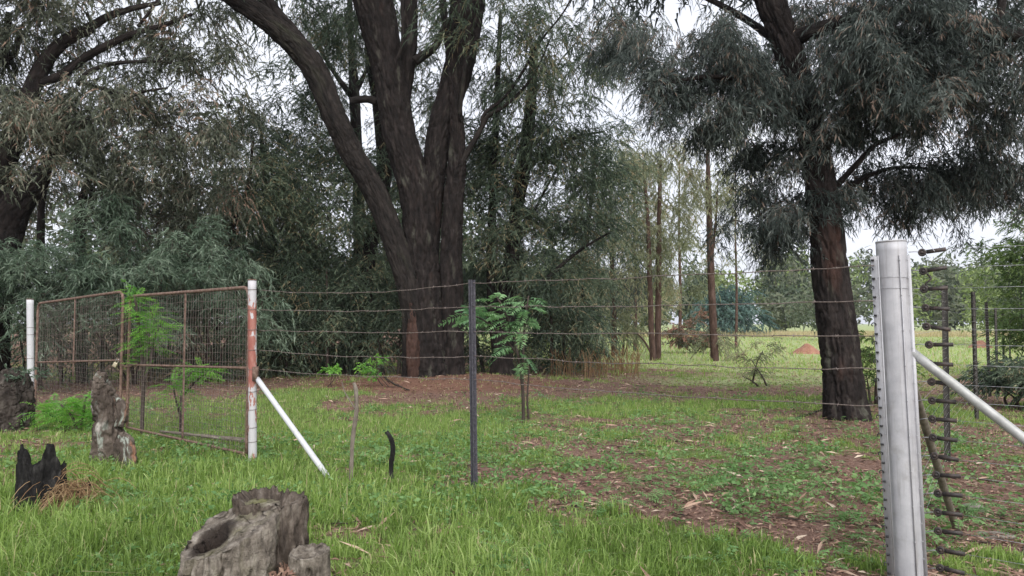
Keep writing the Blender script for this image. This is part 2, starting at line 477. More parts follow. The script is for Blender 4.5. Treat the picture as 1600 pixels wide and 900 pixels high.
# ------------------------------------------------------------------ ground
def patch(px, py, rx, ry, w):
    """a patch of ground cover: world ellipse (centre, half-sizes in metres), weight"""
    g = gp(px, py)
    d = g[1]
    return (g[0], d, rx * d / F_PX, max(ry * d * d / (CAM_H * F_PX), .15), w)
PG = [patch(*a) for a in [           # + where grass grows thick, - where litter or bare soil lies
    (200, 800, 420, 130, 1.0), (700, 860, 420, 60, .9), (1100, 870, 280, 40, .5), (400, 690, 260, 60, .7), (650, 700, 160, 50, .45),
    (480, 620, 110, 18, .8), (620, 655, 200, 14, .45), (950, 640, 170, 12, .9), (1180, 632, 120, 12, .9), (1000, 690, 200, 18, .25), (1230, 700, 120, 25, .3), (850, 720, 110, 22, .35),
    (1520, 650, 70, 25, .7), (140, 660, 140, 18, .6),
    (680, 838, 45, 16, -1.0), (1180, 795, 230, 36, -.5), (960, 770, 160, 24, -.4), (1530, 800, 110, 60, -.5), (1300, 835, 90, 36, -.45), (1150, 690, 200, 14, -.25), (850, 690, 60, 10, -.3), (560, 828, 50, 12, -.8), (890, 830, 60, 10, -.5), (250, 700, 40, 8, -.5), (480, 790, 50, 10, -.4), (380, 660, 0.1, .1, 0),
    (660, 608, 130, 12, -1.2), (870, 600, 140, 10, -.45), (1080, 605, 170, 9, -.25), (330, 600, 120, 8, -.8), (150, 610, 130, 10, -.7), (1330, 668, 60, 8, -.9), (760, 640, 40, 6, -.3), (20, 770, 25, 30, -.3)]]
def beyond(x, y):
    """1 on the far side of the fence line"""
    x, y = np.asarray(x, float), np.asarray(y, float)
    fy = np.where(x > -3, 6.94 - .76 * (x + .36), 8.9 - .86 * (x + 3))
    return np.clip((y - fy + .8) / 2.4, 0, 1) * np.clip((26 - y) / 6, 0, 1)
def cover(x, y):
    x, y = np.asarray(x, float), np.asarray(y, float)
    g = np.full(np.broadcast(x, y).shape, .24)
    for cx, cy, rx, ry, w in PG:
        g = g + w * np.exp(-((x - cx) / rx) ** 2 - ((y - cy) / ry) ** 2)
    g = g + (fbm(x * .9, y * .9, 2.0, 31, 3) - .5) * 1.4 + (fbm(x * 3.4, y * 3.4, 2.0, 77, 3) - .5) * 2.1 - .03 * beyond(x, y)
    return g
def fieldness(x, y):
    x, y = np.asarray(x, float), np.asarray(y, float)
    return np.clip((y - 19 - .25 * np.maximum(6 - x, 0) * 3 + (fbm(x * .2, y * .2, 0, 3, 2) - .5) * 14) / 10, 0, 1) * np.clip((x + 2 + (y - 30) * .12) / 4, 0, 1)
def redness(x, y):
    return 1.3 * np.exp(-((x - BIG[0]) / 3.4) ** 2 - ((y - BIG[1] + .8) / 2.2) ** 2) + .5 * np.clip((np.asarray(y) - 20) / 6, 0, 1)

xs = np.unique(np.concatenate([np.linspace(-700, -60, 10), np.linspace(-60, -14, 40), np.linspace(-14, 14, 170), np.linspace(14, 60, 60), np.linspace(60, 700, 12)]))
ys = np.unique(np.concatenate([np.linspace(-60, 0, 6), np.linspace(0, 3, 12), np.linspace(3, 18, 110), np.linspace(18, 40, 50), np.linspace(40, 130, 30), np.linspace(130, 1200, 16)]))
GX, GY = np.meshgrid(xs, ys)
mb = MB()
idx = np.arange(GX.size).reshape(GX.shape)
q = np.stack([idx[:-1, :-1], idx[:-1, 1:], idx[1:, 1:], idx[1:, :-1]], -1).reshape(-1, 4)
mb.add(np.stack([GX.ravel(), GY.ravel(), hgt(GX, GY).ravel()], -1), q, grassy=np.clip(cover(GX, GY), 0, 1).ravel(), field=fieldness(GX, GY).ravel(), red=np.clip(redness(GX, GY), 0, 1).ravel())
ground = mb.build("ground", M['ground'])
tag(ground, kind="structure")

# ------------------------------------------------------------------ foliage generators
def leaves(mb, P, D, L, W, tint, rng, tri=False, curl=.0):
    n = len(P)
    D = unit(D)
    S = unit(np.cross(D, rng.normal(size=(n, 3))))
    L = np.broadcast_to(L, (n,))[:, None]
    W = np.broadcast_to(W, (n,))[:, None]
    if tri:
        V = np.stack([P - S * W * .5, P + S * W * .5, P + D * L], 1).reshape(-1, 3)
        mb.add(V, None, np.arange(n * 3).reshape(n, 3), tint=np.repeat(tint, 3))
    else:
        mid = P + D * L * .42
        tip = P + D * L
        if curl:
            tip = tip - np.array([0, 0, 1.0]) * L * curl
        V = np.stack([P, mid + S * W * .5, tip, mid - S * W * .5], 1).reshape(-1, 3)
        mb.add(V, np.arange(n * 4).reshape(n, 4), None, tint=np.repeat(tint, 4))

def sprays(mb, A, O, rng, length=.7, nleaf=14, leaf=.14, width=.02, droop=.7, hang=.5, tri=False, tint=None, spread=.7, curl=.12):
    """drooping twigs at anchors A leaving along O, each with leaves"""
    n = len(A)
    if n == 0: return
    L = length * rng.uniform(.6, 1.25, n)
    t = (np.arange(nleaf) + .5) / nleaf
    O = unit(O)
    pos = A[:, None, :] + O[:, None, :] * (L[:, None] * t)[..., None] * (1 - droop * .4)
    pos[..., 2] -= (L[:, None] * droop * t ** 1.7)
    tan = np.repeat(O[:, None, :], nleaf, 1).copy() * (1 - droop * .4)
    tan[..., 2] -= droop * 1.7 * t ** .7
    D = unit(tan) + rng.normal(size=pos.shape) * spread * .6
    D[..., 2] -= hang
    tn = rng.uniform(0, 1, n) if tint is None else tint
    tt = np.clip(np.repeat(tn[:, None], nleaf, 1) + rng.normal(size=(n, nleaf)) * .16, 0, .97)
    leaves(mb, pos.reshape(-1, 3), D.reshape(-1, 3), leaf * rng.uniform(.6, 1.2, n * nleaf), width * rng.uniform(.7, 1.2, n * nleaf), tt.ravel(), rng, tri, curl)

def ball(rng, n, inner=.0):
    v = unit(rng.normal(size=(n, 3)))
    return v * (rng.uniform(inner ** 3, 1, n) ** (1 / 3.))[:, None]

def crown(blobs, Y, rng, per=24, clump=(.45, .8), droop=.75, hang=.5, leaf=.14, width=.02, nleaf=13, length=.65, tri=False, tw=.011, weep=1.0, depth=1.0, dead=.02, spread=.7, mult=1.0):
    """blobs: (px, py, dY, rpx, rpy, clumps). Each clump is a hanging branchlet with sprays; returns leaf and twig builders"""
    lf, tg = MB(), MB()
    for (px, py, dY, rx, ry, k) in blobs:
        k = int(round(k * mult))
        y = Y + dY
        c = pt(px, py, y)
        s = y / F_PX
        rad = np.array([rx * s, (rx + ry) * .5 * s * depth, ry * s])
        cc = c + ball(rng, k, .35) * rad
        for p in cc:
            if p[2] < .25: p[2] = rng.uniform(.3, .9)
            o = unit((p - c) / rad + rng.normal(size=3) * .6)
            o[2] = abs(o[2]) * .3
            o = unit(o)
            w, h = clump[0] * rng.uniform(.7, 1.3), clump[1] * rng.uniform(.6, 1.35) * weep
            tt = np.linspace(0, 1, 6)
            path = p + o * (tt * w * 1.6)[:, None]
            path[:, 2] += w * .5 * np.sin(tt * 2.2) - h * tt ** 2
            path += np.cumsum(rng.normal(size=(6, 3)) * .03, 0)
            tube(tg, path, np.linspace(tw, tw * .35, 6), 3, cap=False, seed=int(rng.integers(99)))
            n = max(4, int(per * rng.uniform(.6, 1.4)))
            u = rng.uniform(0, 1, n)
            A = np.stack([np.interp(u, tt, path[:, i]) for i in range(3)], -1) + rng.normal(size=(n, 3)) * np.array([w, w, h * .6]) * .38
            A[:, 2] = np.maximum(A[:, 2], .25)
            O = unit(o * .5 + rng.normal(size=(n, 3)) * np.array([1, 1, .35]))
            base = rng.uniform(.05, .85)
            dr, hg, lf_s = droop * rng.uniform(.6, 1.2), hang * rng.uniform(.2, 1.3), rng.uniform(.75, 1.2)
            tint = np.clip(base + rng.normal(size=n) * .17, 0, .93)
            if rng.uniform() < dead: tint[: n // 3] = 1.2
            sprays(lf, A, O, rng, length, nleaf, leaf * lf_s, width * lf_s, dr, hg, tri, tint, spread)
    return lf, tg

def limb(mb, pts, Y, wscale=1.0, n=40, ns=10, bark=.0, seed=0, **kw):
    """pts rows (px, py, width_px[, dY])"""
    P = []
    for r in pts:
        y = Y + (r[3] if len(r) > 3 else 0)
        P.append([*pt(r[0], r[1], y), r[2] * wscale * y / F_PX / 2])
    S = spline(P, n)
    tube(mb, S[:, :3], np.maximum(S[:, 3], .004), ns, bark=bark, seed=seed, **kw)
    return S

def crown_parts(root, blobs, Y, seed, leafmat, twigmat=None, name="crown", **kw):
    lf, tg = crown(blobs, Y, R(seed), **kw)
    o = lf.build(name, leafmat, root, smooth=False)
    tg.build("twigs", twigmat or M['twig'], root)["kind"] = "stuff"
    return o

# ------------------------------------------------------------------ the great many-stemmed tree
YB = 19.4
base = gp(682, 602)
t = thing("many_stemmed_tree", "huge dark tree whose trunk splits into several thick stems behind the steel post", "tree", base)
def flare_big(ss, th):
    return .22 * np.exp(-ss / .45) * (.55 + .9 * vnoise(np.cos(th) * 2.2, np.sin(th) * 2.2, ss * .6, 8)) + 0 * ss
mb = MB(); limb(mb, [(668, 622, 64, -.25), (666, 560, 58, -.2), (663, 470, 54, -.15), (659, 400, 52), (650, 300, 51), (623, 205, 50), (606, 105, 50), (583, 0, 62), (565, -90, 54), (548, -220, 42), (540, -380, 26)], YB, n=280, ns=120, bark=.055, cell=.052, stretch=5.0, seed=1, flare=flare_big)
mb.build("trunk", M['bark'], t)
mb = MB(); limb(mb, [(650, 618, 40, -.3), (649, 560, 38, -.35), (646, 480, 38, -.35), (624, 400, 36, -.3), (588, 305, 36, -.3), (553, 245, 36, -.4), (526, 190, 36, -.5), (486, 100, 38, -.6), (430, 42, 34, -.8), (362, -6, 30, -1), (250, -80, 26, -1.4), (150, -150, 20, -2)], YB, n=320, ns=100, bark=.042, cell=.05, stretch=5.0, seed=2, flare=lambda s, th: .12 * np.exp(-s / .4) + 0 * th)
mb.build("left_stem", M['bark_mossy'], t)
mb = MB(); limb(mb, [(512, 160, 18, -.45), (495, 112, 22, -.4), (462, 60, 25, -.4), (425, 15, 23, -.3), (400, -30, 21), (370, -120, 16)], YB, n=140, ns=50, bark=.03, cell=.075, seed=12)
mb.build("stem_fork", M['bark'], t)
mb = MB(); limb(mb, [(700, 622, 50, .1), (704, 560, 41, .05), (705, 470, 37), (705, 390, 34), (709, 310, 31, .1), (714, 250, 28, .1), (713, 180, 19), (706, 110, 14), (697, 50, 11), (690, -20, 9), (684, -120, 7)], YB, n=280, ns=90, bark=.042, cell=.05, stretch=5.0, seed=3, flare=lambda s, th: .14 * np.exp(-s / .4) + 0 * th)
mb.build("right_stem", M['bark'], t)
mb = MB(); limb(mb, [(668, 470, 28, .25), (672, 360, 32, .25), (678, 280, 35, .3), (689, 200, 40, .35), (718, 100, 46, .4), (730, 10, 54, .4), (745, -90, 46, .5), (770, -220, 34, .6), (790, -380, 22, .6)], YB, n=280, ns=90, bark=.042, cell=.05, stretch=5.0, seed=4)
mb.build("back_stem", M['bark'], t)
mb = MB(); limb(mb, [(626, 190, 22, .2), (637, 100, 24, .3), (640, 30, 26, .4), (638, -60, 23, .4), (646, -200, 16, .5)], YB, n=140, ns=50, bark=.03, cell=.075, seed=5)
mb.build("stem_fork", M['bark'], t)
mb = MB()
for pts in ([(716, 262, 10), (732, 235, 9.5), (752, 200, 8), (762, 182, 7), (785, 168, 6), (812, 145, 5), (838, 110, 4), (860, 60, 2)],
            [(754, 200, 6), (757, 178, 6), (790, 150, 5), (818, 110, 5), (840, 70, 4), (880, 20, 3), (900, -20, 2)],
            [(648, 96, 16), (664, 85, 14), (682, 70, 12), (700, 30, 10)],
            [(622, 92, 7, -.5), (630, 60, 6, -.6), (628, 0, 6, -.6)],
            [(718, 180, 7, -.4), (728, 98, 7, -.4), (738, 90, 5, -.4)],
            [(590, 160, 14, .2), (575, 155, 12, .3), (548, 158, 12, .4)]):
    mb = MB(); limb(mb, pts, YB, n=34, ns=10, bark=.008, seed=len(pts) + int(pts[0][0]))
    mb.build("branch", M['bark_mossy'], t)
mb = MB(); limb(mb, [(646, 604, 16, -.66), (646, 560, 22, -.68), (645, 520, 18, -.64), (642, 470, 6, -.56)], YB, n=90, ns=30, bark=.035, cell=.06, seed=9)
mb.build("bark_scar", M['bark_scar'], t)["label"] = "strip of torn reddish inner bark"
crown_parts(t, [(450, 20, 1, 110, 45, 20), (800, 20, 0, 120, 70, 40), (880, 110, .5, 110, 80, 34), (930, 40, 0, 90, 60, 20), (700, -60, 0, 420, 60, 60), (560, 40, 2.0, 90, 60, 16), (840, 190, 1.5, 90, 60, 20), (780, 120, 1.5, 50, 80, 18), (690, 100, 2.0, 60, 70, 16), (665, 200, 3.0, 60, 80, 24), (600, 60, 3.0, 60, 70, 14), (650, 300, 3.2, 70, 50, 16), (840, 270, 2.5, 70, 60, 16), (500, 60, 2.5, 60, 50, 10)], YB, 101, M['leaf_dark'], tri=True, mult=1.0, per=22, leaf=.17, width=.027, dead=.05)
# the part of its crown above the picture, coarser
crown_parts(t, [(650, -260, 0, 520, 150, 150), (250, -140, -1, 260, 90, 50), (1000, -200, 0, 220, 120, 40)], YB, 102, M['leaf_dark'], name="upper_crown", per=12, leaf=.34, width=.07, nleaf=9, length=.9, clump=(.8, 1.0), tri=True)

# ------------------------------------------------------------------ weeping tree on the right
YR = 12.25
base = gp(1325, 656)
t = thing("weeping_tree", "leaning dark trunk with hanging grey foliage left of the silver corner post", "tree", base)
mb = MB(); limb(mb, [(1324, 672, 62), (1321, 640, 58), (1316, 580, 57), (1308, 510, 55), (1297, 430, 52), (1289, 340, 49), (1276, 250, 45), (1257, 150, 39), (1226, 60, 42), (1203, 0, 42), (1175, -90, 38), (1150, -220, 30), (1140, -400, 16)], YR, n=300, ns=100, bark=.045, cell=.06, seed=21, flare=lambda s, th: .07 * np.exp(-s / .3) * (1 + np.cos(th * 3 + 1)) + 0 * s)
mb.build("trunk", M['bark'], t)
mb = MB(); limb(mb, [(1352, 668, 22, .1), (1348, 640, 20, .1), (1336, 590, 16, .1), (1326, 550, 8, .05)], YR, n=50, ns=20, bark=.02, seed=22)
mb.build("root_buttress", M['bark_mossy'], t)
mb = MB()
for pts in ([(1240, 60, 26), (1300, 40, 24, -.6), (1390, 20, 22, -1), (1500, 45, 24, -1.3), (1560, 48, 24, -1.5), (1640, 70, 18, -1.8)],
            [(1545, 50, 15, -1.45), (1562, 20, 13, -1.5), (1568, -30, 11, -1.5)],
            [(1262, 170, 14), (1200, 140, 11, -.3), (1120, 120, 8, -.6), (1040, 130, 5, -.8)],
            [(1298, 300, 11), (1340, 255, 9, -.4), (1370, 225, 7, -.6), (1420, 205, 5, -.8)],
            [(1288, 330, 10), (1330, 290, 8, .4), (1400, 262, 6, .8), (1500, 270, 4, 1.2)],
            [(1240, 90, 16), (1180, 40, 12, .6), (1110, 0, 9, 1), (1040, -30, 7, 1.4)],
            [(1272, 240, 8), (1230, 235, 6, .3), (1190, 260, 4, .4)],
            [(1296, 390, 7), (1250, 340, 5, .3), (1200, 330, 3, .4)]):
    mb = MB(); limb(mb, pts, YR, n=36, ns=10, bark=.008, seed=int(pts[0][1]))
    mb.build("branch", M['bark'], t)
crown_parts(t, [(1075, 90, -.4, 80, 65, 26), (1030, 160, -.3, 45, 45, 9), (1150, 140, -.2, 80, 50, 26), (1170, 70, .4, 60, 60, 16), (1140, 190, 0, 60, 30, 9), (1010, 40, .3, 50, 50, 9),
                (1205, 225, .3, 45, 45, 13), (1222, 305, .3, 50, 50, 20), (1232, 365, .3, 45, 30, 9), (1190, 350, .3, 30, 25, 4),
                (1405, 40, -1.0, 95, 55, 42), (1375, 115, -1.0, 65, 50, 30), (1420, 145, -1.0, 80, 45, 24), (1480, 80, -1.1, 90, 50, 28), (1575, 110, -1.0, 60, 80, 24),
                (1330, 30, .6, 100, 50, 16), (1450, 270, .5, 100, 32, 26), (1545, 285, .6, 60, 42, 20), (1390, 305, .7, 55, 32, 14), (1500, 325, .8, 45, 20, 7), (1345, 215, .6, 45, 50, 9),
                (1595, 220, -.3, 45, 60, 10), (1305, 150, .8, 50, 60, 12), (1300, 60, .9, 60, 60, 12), (1200, 150, .7, 50, 50, 10), (1335, 170, -.5, 30, 40, 6), (1510, 195, -.2, 50, 30, 6), (1550, 10, .2, 70, 35, 10)],
            YR, 201, M['leaf_weep'], per=34, leaf=.115, width=.0155, nleaf=15, length=.42, clump=(.30, .45), droop=.75, hang=.6, weep=1.0, spread=.85, dead=.03)
crown_parts(t, [(1250, -120, 0, 380, 70, 60), (1250, -320, 0, 420, 160, 90), (1750, 60, 0, 120, 160, 40)], YR, 202, M['leaf_weep'], name="upper_crown", per=12, leaf=.3, width=.05, nleaf=9, length=.8, clump=(.7, .9), tri=True)

# ------------------------------------------------------------------ tree at the left edge
YL = 17.0
base = gp(-30, 612)
t = thing("spreading_tree", "large spreading tree at the left edge with long limbs arching right above the gate", "tree", base)
mb = MB(); limb(mb, [(-30, 630, 80), (-28, 520, 74), (-15, 420, 66), (5, 355, 60), (30, 315, 42), (55, 290, 30), (72, 268, 18)], YL, n=150, ns=60, bark=.04, seed=31)
mb.build("trunk", M['bark'], t)
mb = MB(); limb(mb, [(-18, 420, 50), (-10, 300, 44), (20, 215, 34), (38, 172, 28), (62, 112, 24), (92, 72, 19), (140, 42, 14), (190, 18, 10), (250, 4, 7)], YL, n=150, ns=40, bark=.02, seed=32)
mb.build("limb", M['bark'], t)
mb = MB(); limb(mb, [(60, 290, 18), (84, 240, 17), (112, 200, 13), (140, 190, 10)], YL, n=60, ns=20, bark=.012, seed=33)
mb.build("limb", M['bark'], t)
mb = MB()
for pts in ([(62, 130, 14), (97, 117, 14), (130, 92, 13), (165, 72, 12), (210, 52, 10), (255, 40, 8), (300, 22, 5)], [(120, 132, 9), (140, 112, 8), (180, 99, 7), (240, 96, 5), (290, 101, 3)],
            [(125, 130, 6), (165, 140, 7), (198, 150, 6), (225, 143, 5), (262, 137, 3)], [(85, 80, 10), (118, 60, 9), (146, 45, 7), (135, 20, 5)], [(8, 100, 14), (10, 60, 12), (14, 20, 10)],
            [(215, 42, 5), (240, 10, 4), (255, -20, 3)], [(0, 95, 7), (25, 85, 6), (28, 50, 5)]):
    mb = MB(); limb(mb, pts, YL, n=36, ns=8, bark=.006, seed=int(pts[0][0]) + 3)
    mb.build("branch", M['bark'], t)
crown_parts(t, [(40, 40, 0, 90, 60, 26), (-30, 130, -.5, 90, 110, 26), (30, 230, -.6, 80, 60, 24), (130, 20, .5, 90, 40, 16), (120, 160, .2, 90, 40, 18), (200, 190, .6, 110, 60, 30), (290, 150, .8, 70, 70, 24), (320, 60, .8, 60, 60, 15),
                (240, 90, .8, 70, 30, 6), (300, 230, 1.2, 60, 60, 18), (220, 260, 1.2, 80, 50, 15), (100, 210, .6, 60, 50, 10), (330, 300, 1.6, 40, 60, 9), (170, 110, 1.2, 60, 40, 5), (30, 150, .6, 60, 40, 10)],
            YL, 301, M['leaf_olive'], tri=True, mult=.95, per=26, leaf=.15, width=.031, clump=(.42, .7), dead=.04)
crown_parts(t, [(60, -120, 0, 330, 110, 80), (-250, 100, 0, 150, 250, 60)], YL, 302, M['leaf_olive'], name="upper_crown", per=12, leaf=.32, width=.06, nleaf=9, length=.8, clump=(.8, 1.0), tri=True)

# ------------------------------------------------------------------ silvery shrubs behind the gate
def shrub(name, label, px, py, blobs, seed, m, stems=5, cat="shrub", Y=None, stemmat=None, group=None, **kw):
    g = gp(px, py)
    Y = Y or g[1]
    t = thing(name, label, cat, g, group)
    rng = R(seed)
    for k in range(stems):
        b = blobs[k % len(blobs)]
        e = pt(b[0] + rng.normal() * b[3] * .4, b[1] + rng.normal() * b[4] * .2, Y + b[2])
        s = g + np.array([rng.normal() * .15, rng.normal() * .1, -.05])
        mid = (s + e) / 2 + rng.normal(size=3) * .12
        w = kw.get('stem_w', .03)
        mb = MB()
        S = spline([[*s, w], [*mid, w * .7], [*e, w * .25]], 18)
        tube(mb, S[:, :3], S[:, 3], 8, bark=.004, seed=k)
        mb.build("stem", stemmat or M['twig'], t)
    kw.pop('stem_w', None)
    crown_parts(t, blobs, Y, seed + 1, m, name="foliage", **kw)
    return t
sil = dict(tri=True, per=26, leaf=.16, width=.024, nleaf=13, length=.5, clump=(.35, .4), droop=.55, hang=.35, spread=.8, dead=0)
shrub("willow_leaved_shrub", "silvery grey-green shrub rising left of the red gate post", 330, 596, [(340, 430, -2.6, 70, 50, 14), (300, 390, -2.4, 70, 50, 14), (370, 480, -2.6, 50, 50, 11), (320, 510, -2.5, 60, 40, 8)], 400, M['leaf_silver'], **sil)
shrub("willow_leaved_shrub", "silvery shrub above the middle of the gate where the two leaves meet", 210, 600, [(180, 400, -2.6, 70, 50, 16), (170, 345, -2.4, 50, 40, 10), (210, 450, -2.8, 70, 40, 13), (130, 440, -2.6, 50, 40, 9), (200, 505, -2.6, 70, 35, 8)], 410, M['leaf_silver'], **sil)
shrub("willow_leaved_shrub", "broad silvery shrub at the left edge behind the hinge post", 60, 606, [(20, 420, -2.4, 70, 45, 16), (80, 450, -2.3, 60, 45, 13), (-40, 450, -2.3, 70, 60, 13), (40, 490, -2.0, 80, 35, 11), (60, 530, -1.8, 70, 30, 6)], 420, M['leaf_silver'], **sil)

# ------------------------------------------------------------------ the thicket of thin dark trees
def thin_tree(name, label, trunk, blobs, Y, seed, leafm, barkm=None, ns=16, bark=.012, cat="tree", group=None, branches=(), **kw):
    g = gp(trunk[0][0], trunk[0][1])
    b = np.array([pt(trunk[0][0], trunk[0][1], Y)[0], Y, 0])
    b[2] = float(hgt(b[0], b[1]))
    t = thing(name, label, cat, b, group)
    mb = MB(); limb(mb, trunk, Y, n=70, ns=ns, bark=bark, seed=seed % 97)
    mb.build("trunk", barkm or M['bark'], t)
    for p in branches:
        mb = MB(); limb(mb, p, Y, n=26, ns=7, bark=.004, seed=int(p[0][0]) % 91)
        mb.build("branch", barkm or M['bark'], t)
    if blobs: crown_parts(t, blobs, Y, seed + 1, leafm, **kw)
    return t
def base_y(Y): return 505 + CAM_H * F_PX / Y
dk = dict(tri=True, mult=1.25, per=30, leaf=.15, width=.031, clump=(.5, .8), droop=.6, hang=.35, dead=.03)
thin_tree("wattle_tree", "dark thicket tree just left of the huge trunk, its stem hidden in leaves", [(560, base_y(23) + 4, 26), (568, 480, 24), (580, 380, 22), (600, 280, 24), (594, 170, 24), (580, 80, 20), (575, -60, 8)],
          [(520, 330, 0, 90, 70, 26), (560, 440, 0, 80, 60, 22), (480, 250, .5, 80, 70, 24), (600, 500, -.3, 50, 40, 9), (520, 520, 0, 70, 40, 12), (590, 300, .5, 50, 80, 13)], 23, 500, M['leaf_dark'], **dk)
thin_tree("wattle_tree", "forked dark tree showing between the left limb and the main stem", [(566, base_y(25) + 3, 20), (562, 460, 18), (560, 300, 18), (556, 200, 17), (553, 130, 16), (548, 60, 10), (545, -40, 7)],
          [(530, 90, 0, 70, 70, 16), (480, 180, 0, 60, 60, 16), (570, 240, 0, 60, 60, 13)], 25, 510, M['leaf_dark'], branches=[[(556, 160, 11), (520, 110, 7), (490, 60, 5), (470, 30, 3)], [(553, 150, 10), (572, 110, 6), (585, 60, 4)], [(560, 230, 8), (520, 190, 5), (505, 130, 3)]], **dk)
thin_tree("wattle_tree", "bushy dark tree filling the gap left of the long left limb", [(430, base_y(24) + 3, 15), (432, 480, 14), (425, 380, 13), (415, 280, 11), (405, 180, 2)],
          [(420, 190, 0, 60, 60, 16), (410, 280, 0, 70, 60, 22), (450, 360, -.3, 80, 60, 24), (400, 420, 0, 70, 60, 18), (470, 460, -.2, 70, 60, 18), (430, 530, 0, 70, 40, 12)], 24, 520, M['leaf_dark'], **dk)
thin_tree("wattle_tree", "slender tree with a leaning dark stem above the right gate leaf", [(335, base_y(21) + 3, 12), (342, 480, 11), (352, 400, 9), (368, 340, 8), (388, 290, 6), (395, 220, 4)],
          [(390, 260, 0, 50, 60, 13), (360, 330, .3, 50, 50, 11), (350, 420, .5, 60, 60, 12), (380, 520, .5, 60, 45, 9)], 21, 530, M['leaf_dark'], **dk)
thin_tree("wattle_tree", "dark straight trunk seen under the left tree's limbs, nearer the edge", [(66, base_y(21) + 3, 13), (65, 440, 12), (64, 360, 11), (66, 310, 10), (76, 270, 8), (90, 230, 5)],
          [(60, 270, .5, 60, 40, 8), (10, 330, 1.5, 60, 50, 9)], 21, 540, M['leaf_olive'], **dk)
thin_tree("wattle_tree", "dark forking trunk under the left tree's limbs, right of its neighbour", [(128, base_y(20) + 3, 18), (127, 440, 17), (124, 350, 15), (132, 300, 12), (150, 258, 9), (172, 225, 6)],
          [(180, 230, .2, 60, 50, 11), (140, 300, .6, 50, 30, 5), (240, 320, .6, 60, 50, 13), (280, 380, .6, 60, 50, 11)], 20, 550, M['leaf_olive'], branches=[[(128, 370, 9), (140, 330, 9), (142, 300, 7), (135, 260, 5)]], **dk)
thin_tree("wattle_tree", "dark double-trunked tree right behind the fern-leaved sapling", [(786, 592, 46), (784, 560, 34), (790, 500, 34), (797, 420, 26), (806, 340, 20), (818, 260, 22), (828, 180, 18), (835, 80, 12)],
          [(780, 330, 0, 60, 70, 20), (850, 320, .3, 70, 60, 22), (820, 250, .3, 70, 50, 16), (760, 420, .3, 40, 60, 11), (860, 420, .5, 70, 50, 18), (890, 250, .3, 60, 60, 15), (920, 330, .6, 50, 60, 13), (880, 500, .8, 60, 40, 13), (770, 200, .4, 40, 60, 9)], 21.5, 560, M['leaf_dark'], ns=30, bark=.03,
          branches=[[(782, 570, 22), (770, 480, 18), (768, 380, 15), (772, 260, 12), (778, 120, 9), (782, 20, 6)], [(790, 560, 12), (822, 470, 8), (860, 430, 7), (905, 392, 5), (955, 362, 3)], [(815, 275, 10), (850, 240, 8), (900, 215, 6), (945, 205, 3)], [(800, 400, 6), (850, 300, 4), (880, 250, 3)]], **dk)
thin_tree("wattle_tree", "drooping tree with low hanging foliage right of the double trunk", [(905, 570, 12), (908, 500, 11), (912, 400, 10), (925, 300, 6), (930, 200, 2)],
          [(900, 470, 0, 55, 50, 14), (930, 400, .3, 45, 60, 13), (870, 540, 0, 60, 30, 13), (840, 500, .3, 50, 40, 9), (950, 300, .3, 40, 60, 10), (940, 230, .3, 40, 40, 6)], 26, 570, M['leaf_dark'], **dk)
# young stems crowding the dark understorey
rng = R(77)
ORD = ["first", "second", "third", "fourth", "fifth", "sixth", "seventh", "eighth", "ninth"]
for where, rows in (("behind the barbed wire", [(405, 22, 6), (424, 23.5, 7), (446, 22.5, 5), (466, 24, 8), (492, 23, 6), (512, 22, 5), (536, 23.5, 9), (600, 22.3, 6), (622, 22, 7)]),
                    ("right beside the huge trunk", [(742, 22.5, 8), (756, 24, 6)]), ("right of the double trunk", [(862, 23, 6), (884, 24.5, 5)]),
                    ("behind the gate", [(96, 19.5, 6), (160, 20, 7), (232, 20, 6), (268, 20.5, 5), (300, 20, 6)])):
    for k, (px, Y, wd) in enumerate(rows):
        lean = rng.normal() * 14
        thin_tree("wattle_sapling", f"{ORD[k]} from the left of the thin wattle stems {where}", [(px, base_y(Y) + 2, wd), (px + lean * .3, 540, wd * .9), (px + lean * .7, 480, wd * .75), (px + lean, 420, wd * .5)],
                  [(px + lean * .6, 500, 0, 28, 45, 5), (px + lean, 440, 0, 32, 45, 4), (px + rng.normal() * 10, 556, .4, 26, 24, 3)], Y, 600 + px, M['leaf_dark'], M['twig'], ns=8, bark=.003, cat="sapling", group=f"thin stems in the thicket {where}", **dk)

# ------------------------------------------------------------------ slender young gums by the field
yg = dict(tri=True, per=22, leaf=.22, width=.034, clump=(.6, 1.0), droop=.8, length=.8, dead=.02)
thin_tree("young_gum", "slender dark-trunked gum standing alone where the field begins", [(1117, 566, 13), (1115, 520, 12), (1111, 430, 11), (1108, 330, 9), (1106, 240, 6), (1108, 170, 4)],
          [(1105, 240, 0, 40, 60, 12), (1120, 320, 0, 35, 50, 7), (1095, 290, 0, 40, 40, 6), (1112, 190, 0, 25, 40, 5), (1128, 540, 0, 14, 22, 3)], 31, 700, M['leaf_pale'], M['bark_red'], branches=[[(1110, 420, 5), (1118, 350, 4), (1122, 280, 2)]], **yg)
thin_tree("young_gum", "right one of the close pair of reddish gum trunks", [(1028, 564, 11), (1028, 520, 10), (1029, 430, 9), (1030, 340, 7), (1032, 250, 5)],
          [(1040, 280, 0, 40, 60, 13), (1050, 370, 0, 35, 45, 8), (1025, 350, .3, 40, 50, 8), (1045, 430, 0, 30, 25, 4)], 32, 710, M['leaf_pale'], M['bark_red'], **yg)
thin_tree("young_gum", "left one of the close pair of reddish gum trunks", [(1021, 566, 11), (1018, 520, 9), (1015, 430, 8), (1012, 340, 6), (1005, 260, 4)],
          [(1000, 280, 0, 40, 50, 12), (985, 350, 0, 35, 50, 10), (1005, 410, 0, 35, 40, 7), (970, 270, 0, 35, 40, 7)], 31.5, 720, M['leaf_pale'], M['bark_red'], branches=[[(1021, 560, 4), (1008, 535, 3), (995, 520, 2)]], **yg)
